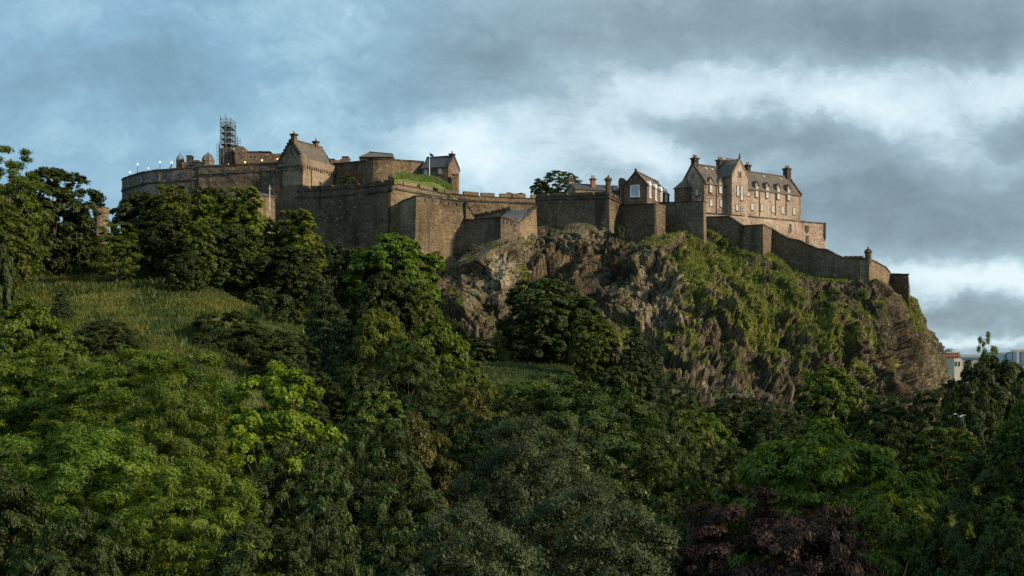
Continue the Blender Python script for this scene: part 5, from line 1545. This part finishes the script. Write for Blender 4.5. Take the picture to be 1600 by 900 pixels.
def make_tree(name, mat, **kw):
    """prototype: (name, crown mesh, trunk mesh, height, radius)"""
    v, f, c = make_crown(**kw)
    cm = np_mesh('crown', v, f, M[mat])
    g = random.Random(kw['seed'])
    zt, zb, R0 = kw['zt'], kw['zb'], kw['R0']
    tr = 0.022 * zt + 0.05
    lean = (g.uniform(-.03, .03) * zt, g.uniform(-.03, .03) * zt)
    tp = [(0, 0, -1.5), (lean[0] * .2, lean[1] * .2, zt * 0.2), (lean[0] * .6, lean[1] * .6, zt * 0.45), (lean[0], lean[1], zt * (0.9 if kw['shape'] in ('cone', 'column') else 0.72))]
    paths = [(tp, tr, tr * 0.18)]
    order = sorted(range(len(c)), key=lambda i: g.random())[:14]
    for i in order:
        e = c[i]
        zs = max(zb * 0.6, min(e[2] * 0.7, zt * 0.6)) * g.uniform(0.6, 0.95)
        t = zs / zt
        s0 = (lean[0] * t, lean[1] * t, zs)
        mid = (s0[0] * 0.5 + e[0] * 0.5, s0[1] * 0.5 + e[1] * 0.5, s0[2] * 0.45 + e[2] * 0.55 + g.uniform(-.4, .6))
        paths.append(([s0, mid, tuple(e)], tr * 0.26, tr * 0.05))
    mb = tubes_np(paths)
    tm = bpy.data.meshes.new('trunk'); tm.from_pydata(mb.v, [], mb.f); tm.update(); tm.materials.append(M['bark'])
    return dict(name=name, crown=cm, trunk=tm, H=zt, R=R0)

NEAR = dict(nt=13)
T = {}
T['ash'] = make_tree('ash_tree', 'leaf_ash', seed=11, shape='dome', R0=7, zb=1.5, zt=19, nb=230, rb=1.0, nt=11, nl=36, L=0.32, wid=0.28, fz=0.5, droop=0.35, spread=0.42, inner=0.5)
T['ash2'] = make_tree('ash_tree', 'leaf_ash', seed=12, shape='dome', R0=7, zb=1.5, zt=19, nb=210, rb=1.05, nt=11, nl=36, L=0.32, wid=0.28, fz=0.46, droop=0.35, spread=0.42, inner=0.45)
T['maple'] = make_tree('maple_tree', 'leaf_maple', seed=13, shape='round', R0=6, zb=2, zt=18, nb=150, rb=0.95, nt=12, nl=30, L=0.28, wid=0.8, fz=0.6, droop=0.3, inner=0.55)
T['chestnut'] = make_tree('chestnut_tree', 'leaf_chestnut', seed=14, shape='dome', R0=7, zb=0.5, zt=16, nb=180, rb=1.0, nt=12, nl=30, L=0.34, wid=0.42, fz=0.6, droop=0.9, spread=0.45, inner=0.55)
T['purple'] = make_tree('copper_beech', 'leaf_purple', seed=15, shape='dome', R0=5, zb=0.5, zt=12, nb=100, rb=1.0, nt=14, nl=36, L=0.2, wid=0.6, fz=0.5, droop=0.5, inner=0.6)
T['ivy'] = make_tree('dense_beech', 'leaf_beech', seed=16, shape='dome', R0=8, zb=0.5, zt=18, nb=200, rb=1.15, nt=12, nl=36, L=0.24, wid=0.6, fz=0.6, droop=0.6, spread=0.4, inner=0.75)
T['silver'] = make_tree('whitebeam', 'leaf_silver', seed=17, shape='dome', R0=6, zb=0.5, zt=15, nb=120, rb=1.2, nt=15, nl=34, L=0.24, wid=0.42, fz=0.75, droop=-0.5, spread=0.5, inner=0.5)
T['dark'] = make_tree('broadleaf_tree', 'leaf_dark', seed=18, shape='dome', R0=6.5, zb=0.8, zt=17, nb=150, rb=1.15, nt=12, nl=34, L=0.29, wid=0.55, fz=0.75, lump=0.25, droop=0.5, inner=0.55)
T['lime'] = make_tree('lime_tree', 'leaf_lime', seed=19, shape='round', R0=6, zb=0.8, zt=18, nb=130, rb=1.1, nt=12, nl=26, L=0.42, wid=0.6, fz=0.62, droop=0.4, inner=0.6)
T['bright'] = make_tree('sycamore_tree', 'leaf_bright', seed=20, shape='round', R0=6, zb=0.8, zt=15, nb=120, rb=1.15, nt=12, nl=26, L=0.45, wid=0.65, fz=0.6, droop=0.4, inner=0.65)
T['farDark'] = make_tree('broadleaf_tree', 'leaf_dark', seed=21, shape='dome', R0=7, zb=0.8, zt=19, nb=110, rb=1.45, nt=12, nl=22, L=0.55, wid=0.6, fz=0.85, droop=0.3, inner=0.55, lump=0.3)
T['farLime'] = make_tree('lime_tree', 'leaf_lit', seed=22, shape='column', R0=5, zb=0.8, zt=20, nb=100, rb=1.2, nt=12, nl=22, L=0.5, wid=0.6, fz=0.95, droop=0.3, inner=0.55, lump=0.3)
T['airy'] = make_tree('birch_tree', 'leaf_lime', seed=23, shape='column', R0=5, zb=1.8, zt=20, fill=1.7, nb=55, rb=1.15, nt=13, nl=24, L=0.38, wid=0.5, fz=0.5, droop=0.4, inner=0.35, spread=0.55)
T['conifer'] = make_tree('conifer_tree', 'leaf_yew', seed=24, shape='cone', R0=4.5, zb=0.3, zt=18, nb=120, rb=1.05, nt=12, nl=24, L=0.42, wid=0.3, fz=0.5, droop=0.9, inner=0.6, upb=0.3)
T['olive'] = make_tree('hawthorn_tree', 'leaf_olive', seed=25, shape='round', R0=5, zb=0.5, zt=12, nb=75, rb=1.2, nt=13, nl=26, L=0.3, wid=0.55, fz=0.6, droop=0.3, inner=0.6)
T['gold'] = make_tree('acacia_tree', 'leaf_gold', seed=26, shape='round', R0=6, zb=0.8, zt=15, nb=90, rb=1.4, nt=13, nl=26, L=0.4, wid=0.5, fz=0.55, droop=0.4, inner=0.6)
T['bush'] = make_tree('bush', 'leaf_dark', seed=27, shape='dome', R0=3, zb=-0.5, zt=4, nb=36, rb=0.85, nt=10, nl=18, L=0.38, wid=0.55, fz=0.6, droop=0.2, inner=0.6)
T['bushB'] = make_tree('bush', 'leaf_bright', seed=28, shape='dome', R0=3, zb=-0.5, zt=4, nb=36, rb=0.85, nt=10, nl=18, L=0.36, wid=0.55, fz=0.6, droop=0.2, inner=0.6)
T['ivytower'] = make_tree('ivy_clad_tree', 'leaf_beech', seed=30, shape='column', R0=2.6, zb=0, zt=14, nb=70, rb=0.75, nt=12, nl=26, L=0.2, wid=0.6, fz=1.1, droop=1.2, inner=0.55)

_used = {}
def plant(kind, px, pytop, Y, wpx, label, group, zbase=None, cat='tree', rot=None, sink=0.3):
    pr = T[kind]
    p = P(px, pytop, Y)
    zg = gz(p.x, Y) - sink if zbase is None else zbase
    H = p.z - zg
    sz = H / (pr['H'] * 0.985)
    sr = (wpx / F * Y / 2) / pr['R']
    if sz < 0.85 * sr:                    # never a pancake: let the lowest boughs sink into the bank
        sz = 0.85 * sr
        zg = p.z - sz * pr['H'] * 0.985
    # one prototype root per kind, later ones are copies of it and of its parts
    if kind not in _used:
        r = empty(pr['name'], (p.x, Y, zg), 0, label, cat, group)
        link('trunk', pr['trunk'], r); link('crown', pr['crown'], r)
        _used[kind] = r
    else:
        src = _used[kind]
        r = src.copy(); COL.objects.link(r)
        for ch in list(src.children):
            c = ch.copy(); COL.objects.link(c); c.parent = r
        r['label'] = label; r['category'] = cat
        if group: r['group'] = group
        r.location = (p.x, Y, zg)
    r.scale = (sr, sr, sz)
    r.rotation_euler = (0, 0, rot if rot is not None else (px * 0.37 + Y * 0.71) % 6.28)
    return r
G1, G2, G3, G4, G5 = 'trees on the slope under the battery', 'trees at the foot of the crag', 'trees in the middle of the garden', 'big trees nearest the camera', 'trees at the right behind the garden'
TREES = [
 # kind, px, py top, Y, width px, label, group
 # --- far slope, left
 ('airy', 8, 226, 172, 110, 'tall open-crowned tree cut by the left edge, sky showing through its top', G1),
 ('lime', 2, 320, 166, 90, 'pale green lower crown under the open-crowned tree at the left edge', G1),
 ('farDark', 12, 290, 195, 100, 'dark mass of foliage at the left edge below the open-crowned tree', G1),
 ('farDark', 86, 262, 205, 125, 'tall very dark tree against the sky second from the left edge', G1),
 ('farDark', 44, 300, 215, 90, 'dark tree filling the gap between the two tall trees at far left', G1),
 ('farDark', 118, 322, 226, 46, 'dark lower tree in front of the round gate tower', G1),
 ('bush', 3, 388, 150, 40, 'black-green shrub cut by the left edge above the garden slope', G1, None, 'bush'),
 ('airy', 182, 345, 190, 60, 'slender pale-leaved young tree standing alone on the grass slope', G1),
 ('farDark', 228, 300, 207, 100, 'broad dark tree directly below the left part of the battery wall', G1),
 ('farLime', 272, 286, 203, 68, 'light-topped tree rising highest against the battery wall under the domed turrets', G1),
 ('farDark', 262, 330, 196, 96, 'dark bulky tree behind the slender pale young tree', G1),
 ('farDark', 328, 292, 225, 76, 'dark tree crown between the two light-topped trees at the battery', G1),
 ('farLime', 324, 303, 204, 50, 'small light-topped tree below the domed turrets', G1),
 ('farLime', 378, 290, 204, 78, 'tallest light-topped tree under the palace range', G1),
 ('lime', 312, 345, 190, 54, 'narrow mid-green column tree in the middle of the slope trees', G1),
 ('farDark', 346, 350, 195, 96, 'dark tree right of the narrow column tree on the slope', G1),
 ('farDark', 400, 335, 206, 84, 'dark tree beneath the stone outbuilding', G1),
 ('farLime', 462, 326, 204, 80, 'light-topped tree in front of the long curtain wall', G1),
 ('farDark', 452, 385, 196, 100, 'very dark tree under the light-topped one below the long curtain wall', G1),
 ('farDark', 290, 395, 182, 60, 'low dark tree at the lower edge of the slope trees', G1),
 ('farDark', 515, 378, 228, 60, 'dark tree between the curtain wall and the bright rounded tree', G1),
 ('bright', 615, 369, 208, 150, 'bright green spreading tree in front of the lower bastion', G1),
 ('farDark', 560, 385, 214, 80, 'dark tree left of the bright green spreading tree', G1),
 ('farDark', 600, 425, 196, 90, 'dark tree under the bright green spreading tree', G1),
 ('lime', 655, 440, 200, 50, 'dull green hanging tree at the right flank of the bright spreading tree', G1),
 ('bush', 90, 390, 205, 40, 'small dark bush on the grass below the tall dark tree', G1, None, 'bush'),
 ('conifer', 96, 452, 150, 42, 'small dark upright conifer on the lower grass slope', G1),
 ('bush', 408, 450, 190, 52, 'round dark bush at the right end of the sunny grass', G1, None, 'bush'),
 ('bush', 440, 462, 180, 60, 'dark bush right of the round one beside the sunny grass', G1, None, 'bush'),
 ('bush', 700, 500, 226, 60, 'dark scrub bush at the foot of the pale rock face', G2, None, 'bush'),
 # --- foot of the crag
 ('farDark', 850, 434, 214, 128, 'great dark round tree against the middle of the crag', G2),
 ('farDark', 900, 462, 212, 90, 'dark right-hand shoulder of trees beside the great dark round tree', G2),
 ('lime', 925, 492, 198, 76, 'mid-green tree with pale right flank in front of the crag', G2),
 ('conifer', 992, 508, 196, 70, 'dark conical conifer before the middle of the crag', G2),
 ('conifer', 1022, 545, 200, 46, 'smaller conifer right of the dark conical conifer', G2),
 ('bush', 740, 528, 212, 80, 'low dark shrub left of the small lawn', G2, None, 'bush'),
 ('bush', 960, 575, 190, 70, 'low dark shrub under the dark conical conifer', G2, None, 'bush'),
 ('bushB', 830, 596, 168, 80, 'yellow-green bush at the lower edge of the small lawn', G2, None, 'bush'),
 ('bushB', 786, 600, 160, 60, 'yellow-green bush left of the small lawn', G2, None, 'bush'),
 # --- middle band
 ('dark', 360, 492, 140, 175, 'broad dark textured tree below the sunny grass', G3),
 ('dark', 168, 503, 118, 105, 'dark-leaved rounded tree at the left between grass and bright ash trees', G3),
 ('bright', 48, 474, 102, 150, 'light green tree at the left edge above the ash trees', G3),
 ('lime', 100, 520, 96, 90, 'light green tree right of the one at the left edge above the ash trees', G3),
 ('conifer', 505, 442, 142, 95, 'tall dark ragged conifer in the centre left', G3),
 ('conifer', 535, 478, 138, 70, 'shorter conifer touching the tall ragged conifer', G3),
 ('gold', 592, 488, 136, 110, 'yellowish-green tree right of the tall ragged conifer', G3),
 ('dark', 640, 540, 126, 110, 'dark tree below the yellowish-green tree', G3),
 ('bright', 685, 500, 132, 118, 'bright domed tree with lit crown left of the small lawn', G3),
 ('lime', 728, 562, 120, 90, 'mid-green tree overlapping the bright domed tree on its right', G3),
 ('dark', 560, 575, 116, 110, 'dark tree under the tall ragged conifer', G3),
 ('dark', 660, 618, 104, 130, 'dark crown above the olive tree in the centre', G3),
 ('olive', 728, 612, 98, 100, 'olive-brown flowering tree near the centre', G3),
 ('gold', 760, 600, 108, 70, 'small yellow-green tree right of the olive-brown one', G3),
 ('olive', 650, 655, 84, 130, 'pale olive tree below the dark crown in the centre', G3),
 ('lime', 1075, 640, 118, 90, 'dull green tree between the dense beech and the purple one', G3),
 ('dark', 1060, 600, 150, 80, 'dark tree behind the right side of the dense beech', G3),
 ('lime', 792, 640, 112, 90, 'mid-green tree between the small lawn and the dense beech', G3),
 ('dark', 720, 650, 88, 120, 'dark tree right of the pale olive tree in the centre', G3),
 ('bright', 1110, 650, 132, 90, 'green rounded tree right of the dense beech', G3),
 ('dark', 1030, 640, 110, 120, 'dark tree at the right edge of the dense beech', G3),
 ('dark', 1130, 700, 96, 130, 'dark tree behind the left shoulder of the chestnut', G3),
 ('dark', 440, 520, 128, 110, 'dark tree between the broad textured tree and the tall ragged conifer', G3),
 ('dark', 470, 580, 112, 120, 'dark tree right of the bright maple', G3),
 ('lime', 590, 610, 104, 120, 'mid-green tree below the tall ragged conifer', G3),
 # --- right, behind
 ('dark', 1150, 622, 158, 130, 'long dark tree at the foot of the crag, left of the bright rounded tree', G5),
 ('dark', 1210, 632, 150, 90, 'dark tree just left of the bright rounded tree on the right', G5),
 ('bright', 1292, 574, 158, 105, 'bright rounded tree before the lower right of the crag', G5),
 ('lime', 1352, 606, 156, 60, 'narrow mid-green tree right of the bright rounded tree', G5),
 ('dark', 1395, 622, 150, 110, 'dark green tree under the steep right end of the crag', G5),
 ('dark', 1465, 612, 146, 100, 'dark tree behind the flying gull', G5),
 ('farDark', 1545, 556, 150, 110, 'very dark tree at the right before the distant buildings', G5),
 ('farDark', 1585, 566, 160, 90, 'dark tree cut by the right edge below the glass offices', G5),
 ('airy', 1540, 521, 156, 38, 'sparse-topped tree standing out against the sky at right', G5),
 ('dark', 1520, 600, 135, 90, 'nearly black tree just right of the flying gull', G5),
 ('bright', 1602, 622, 112, 90, 'light green tree cut by the right edge in mid height', G5),
 ('lime', 1480, 668, 118, 120, 'dull green tree below the flying gull', G5),
 ('dark', 1560, 700, 92, 140, 'dark spreading tree at the right edge above the corner', G5),
 ('dark', 1255, 655, 128, 130, 'dark tree between the chestnut and the bright rounded tree', G5),
 ('dark', 1390, 660, 122, 120, 'dark low tree behind the right shoulder of the chestnut', G5),
 # --- foreground
 ('ash', 70, 556, 78, 330, 'feathery light green ash tree at the left edge', G4),
 ('ash2', 245, 552, 74, 330, 'largest feathery ash tree, left of the yellow-green maple', G4),
 ('ash', 270, 606, 64, 220, 'feathery ash tree in front of the largest one, left of the maple', G4),
 ('ash2', 120, 680, 56, 360, 'low feathery ash tree at the bottom left', G4),
 ('ash', 300, 740, 50, 300, 'low feathery ash tree left of the ivy-clad trunk', G4),
 ('dark', -10, 750, 50, 250, 'dark-leaved tree standing in for shade in the bottom left corner', G4),  # this and the next: dark leaves paint the shade over the ash foliage
 ('dark', 130, 815, 46, 200, 'dark-leaved crown standing in for shade at the bottom left under the low ash trees', G4),
 ('maple', 432, 578, 70, 225, 'brightest yellow-green maple, centre left', G4),
 ('dark', 478, 692, 64, 190, 'dark spreading tree under the bright maple', G4),
 ('ivytower', 508, 712, 54, 120, 'ivy-clad tree with climbing stems near the bottom, left of centre', G4),
 ('dark', 600, 668, 68, 180, 'dark layered tree left of the whitebeam', G4),
 ('dark', 640, 760, 56, 220, 'shadowy tree at the bottom left of the whitebeam', G4),
 ('ivy', 885, 594, 88, 335, 'big dense dark beech with wide domed crown in the centre', G4),
 ('silver', 830, 668, 62, 240, 'grey-green whitebeam with upright leaves in front of the dense beech', G4),
 ('silver', 940, 765, 50, 300, 'lower grey-green whitebeam at the bottom centre', G4),
 ('silver', 740, 800, 48, 240, 'shaded grey-green whitebeam at the bottom, left of centre', G4),
 ('lime', 1060, 720, 74, 120, 'thin green tree between the whitebeam and the chestnut', G4),
 ('chestnut', 1290, 672, 70, 350, 'large chestnut tree with hanging leaves on the right', G4),
 ('chestnut', 1400, 760, 58, 280, 'lower chestnut crown at the right of the copper beech', G4),
 ('purple', 1190, 772, 50, 330, 'purple-leaved copper beech at the bottom right', G4),
 ('purple', 1290, 800, 47, 180, 'smaller dark purple beech crown right of the larger one', G4),
 ('lime', 1590, 775, 62, 150, 'dull olive-green tree in the bottom right corner', G4),
 ('dark', 1500, 790, 54, 150, 'dark tree at the bottom between the chestnut and the right corner', G4),
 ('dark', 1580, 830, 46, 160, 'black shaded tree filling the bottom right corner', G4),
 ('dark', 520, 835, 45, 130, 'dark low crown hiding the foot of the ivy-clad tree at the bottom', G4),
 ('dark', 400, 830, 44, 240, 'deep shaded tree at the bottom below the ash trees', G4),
]
TREES += [  # unseen trees added outside the view to shade the foreground
 ('dark', 1850, 470, 62, 420, 'tall dark shade tree, added unseen outside the right edge, nearest the street', 'shade trees added beyond the right edge'),
 ('dark', 1800, 520, 84, 330, 'tall dark shade tree, added unseen outside the right edge, middle of its row', 'shade trees added beyond the right edge'),
 ('lime', 1780, 540, 104, 280, 'tall green shade tree, added unseen outside the right edge, far end of its row', 'shade trees added beyond the right edge'),
 ('dark', 2050, 420, 46, 560, 'tallest dark shade tree, added unseen outside the right edge beside the street', 'shade trees added beyond the right edge'),
]
for t_ in TREES:
    plant(*t_)
plant('ivy', 872, 268, 279, 70, 'lone dark round tree on the skyline above the tall rock wall', 'trees growing inside the castle', zbase=P(872, 325, 279).z)
plant('farDark', 845, 283, 276, 28, 'small dark bush left of the lone skyline tree', 'trees growing inside the castle', zbase=P(845, 318, 276).z, cat='bush')
plant('bush', 646, 380, 249, 22, 'dark bush at the foot of the shaded corner of the lower bastion', 'bushes on the crag', zbase=P(646, 398, 249).z, cat='bush')
plant('bushB', 1130, 372, 258, 16, 'small green bush on the crag below the wall of the hall terrace', 'bushes on the crag', zbase=P(1130, 386, 258).z, cat='bush')
plant('bush', 1290, 470, 243, 20, 'low bush on the grassy shoulder below the descending wall', 'bushes on the crag', zbase=P(1290, 486, 243).z, cat='bush')
plant('bush', 968, 352, 256, 16, 'dark bush in the cleft under the recessed wall', 'bushes on the crag', zbase=P(968, 372, 256).z, cat='bush')
plant('bush', 1216, 412, 255, 14, 'small green bush growing against the descending wall', 'bushes on the crag', zbase=P(1216, 438, 255).z, cat='bush')
plant('bush', 816, 372, 256, 22, 'dark ivy bush in the gully below the flank wall', 'bushes on the crag', zbase=P(816, 400, 256).z, cat='bush')
plant('bushB', 1348, 452, 245, 14, 'bright green bush under the sentry box', 'bushes on the crag', zbase=P(1348, 470, 245).z, cat='bush')
plant('bush', 545, 275, 272, 24, 'dark bush at the foot of the shaded back wall above the long curtain wall', 'bushes on the crag', zbase=P(545, 292, 272).z, cat='bush')

# ---------------------------------------------------------------- the gull
def gull():
    m = MB()
    body = [(0.012, -0.30), (0.05, -0.24), (0.075, -0.1), (0.085, 0.02), (0.07, 0.14), (0.045, 0.2), (0.05, 0.25), (0.035, 0.31), (0.008, 0.36)]
    vs, n = [], 10
    for r_, x_ in body:
        for q in range(n):
            a = 2 * math.pi * q / n
            vs.append((x_, math.cos(a) * r_, math.sin(a) * r_))
    fs = [(j * n + q, j * n + (q + 1) % n, (j + 1) * n + (q + 1) % n, (j + 1) * n + q) for j in range(len(body) - 1) for q in range(n)]
    fs += [tuple(range(n))[::-1], tuple(range((len(body) - 1) * n, len(body) * n))]
    m.add(vs, fs)
    for s in (-1, 1):
        st = [(0.0, 0.0, 0.17, 0.11), (0.22, 0.14, 0.20, 0.10), (0.42, 0.17, 0.14, 0.06), (0.62, 0.10, 0.02, 0.02)]
        pts_ = []
        for y_, z_, xf, ch in st:
            xb = xf - 0.2 + (0.62 - y_) * -0.03 - 0.02
            for (x_, dz) in ((xf, 0), ((xf + xb) / 2, 0.012), (xb, 0), ((xf + xb) / 2, -0.008)):
                pts_.append((x_ - 0.05, s * (0.04 + y_), 0.03 + z_ + dz))
        f = [(j * 4 + q, j * 4 + (q + 1) % 4, (j + 1) * 4 + (q + 1) % 4, (j + 1) * 4 + q) for j in range(3) for q in range(4)] + [(12, 13, 14, 15), (3, 2, 1, 0)]
        m.add(pts_, f)
    m.add([(-0.24, -0.03, 0), (-0.24, 0.03, 0), (-0.42, 0.09, 0.01), (-0.42, -0.09, 0.01), (-0.24, 0, 0.03), (-0.42, 0, 0.025)], [(0, 1, 2, 3), (0, 3, 5, 4), (1, 4, 5, 2)])
    return m
r = solid('gull', 'bird', 'white gull flying with raised wings before the dark trees at right', 1500, 651, 105)
gb = gull().build('body', M['white_paint'], r)
gb.rotation_euler = (R(8), R(-6), R(100))
MB().lathe([(0.014, 0), (0.012, 0.05), (0.002, 0.09)], 0, 0, 6).build('beak', mat_plain('beak_yellow', (0.6, 0.35, 0.05)), gb)
bk_ = [c for c in gb.children][0]; bk_.location = (0.34, 0, -0.005); bk_.rotation_euler = (0, R(95), 0)
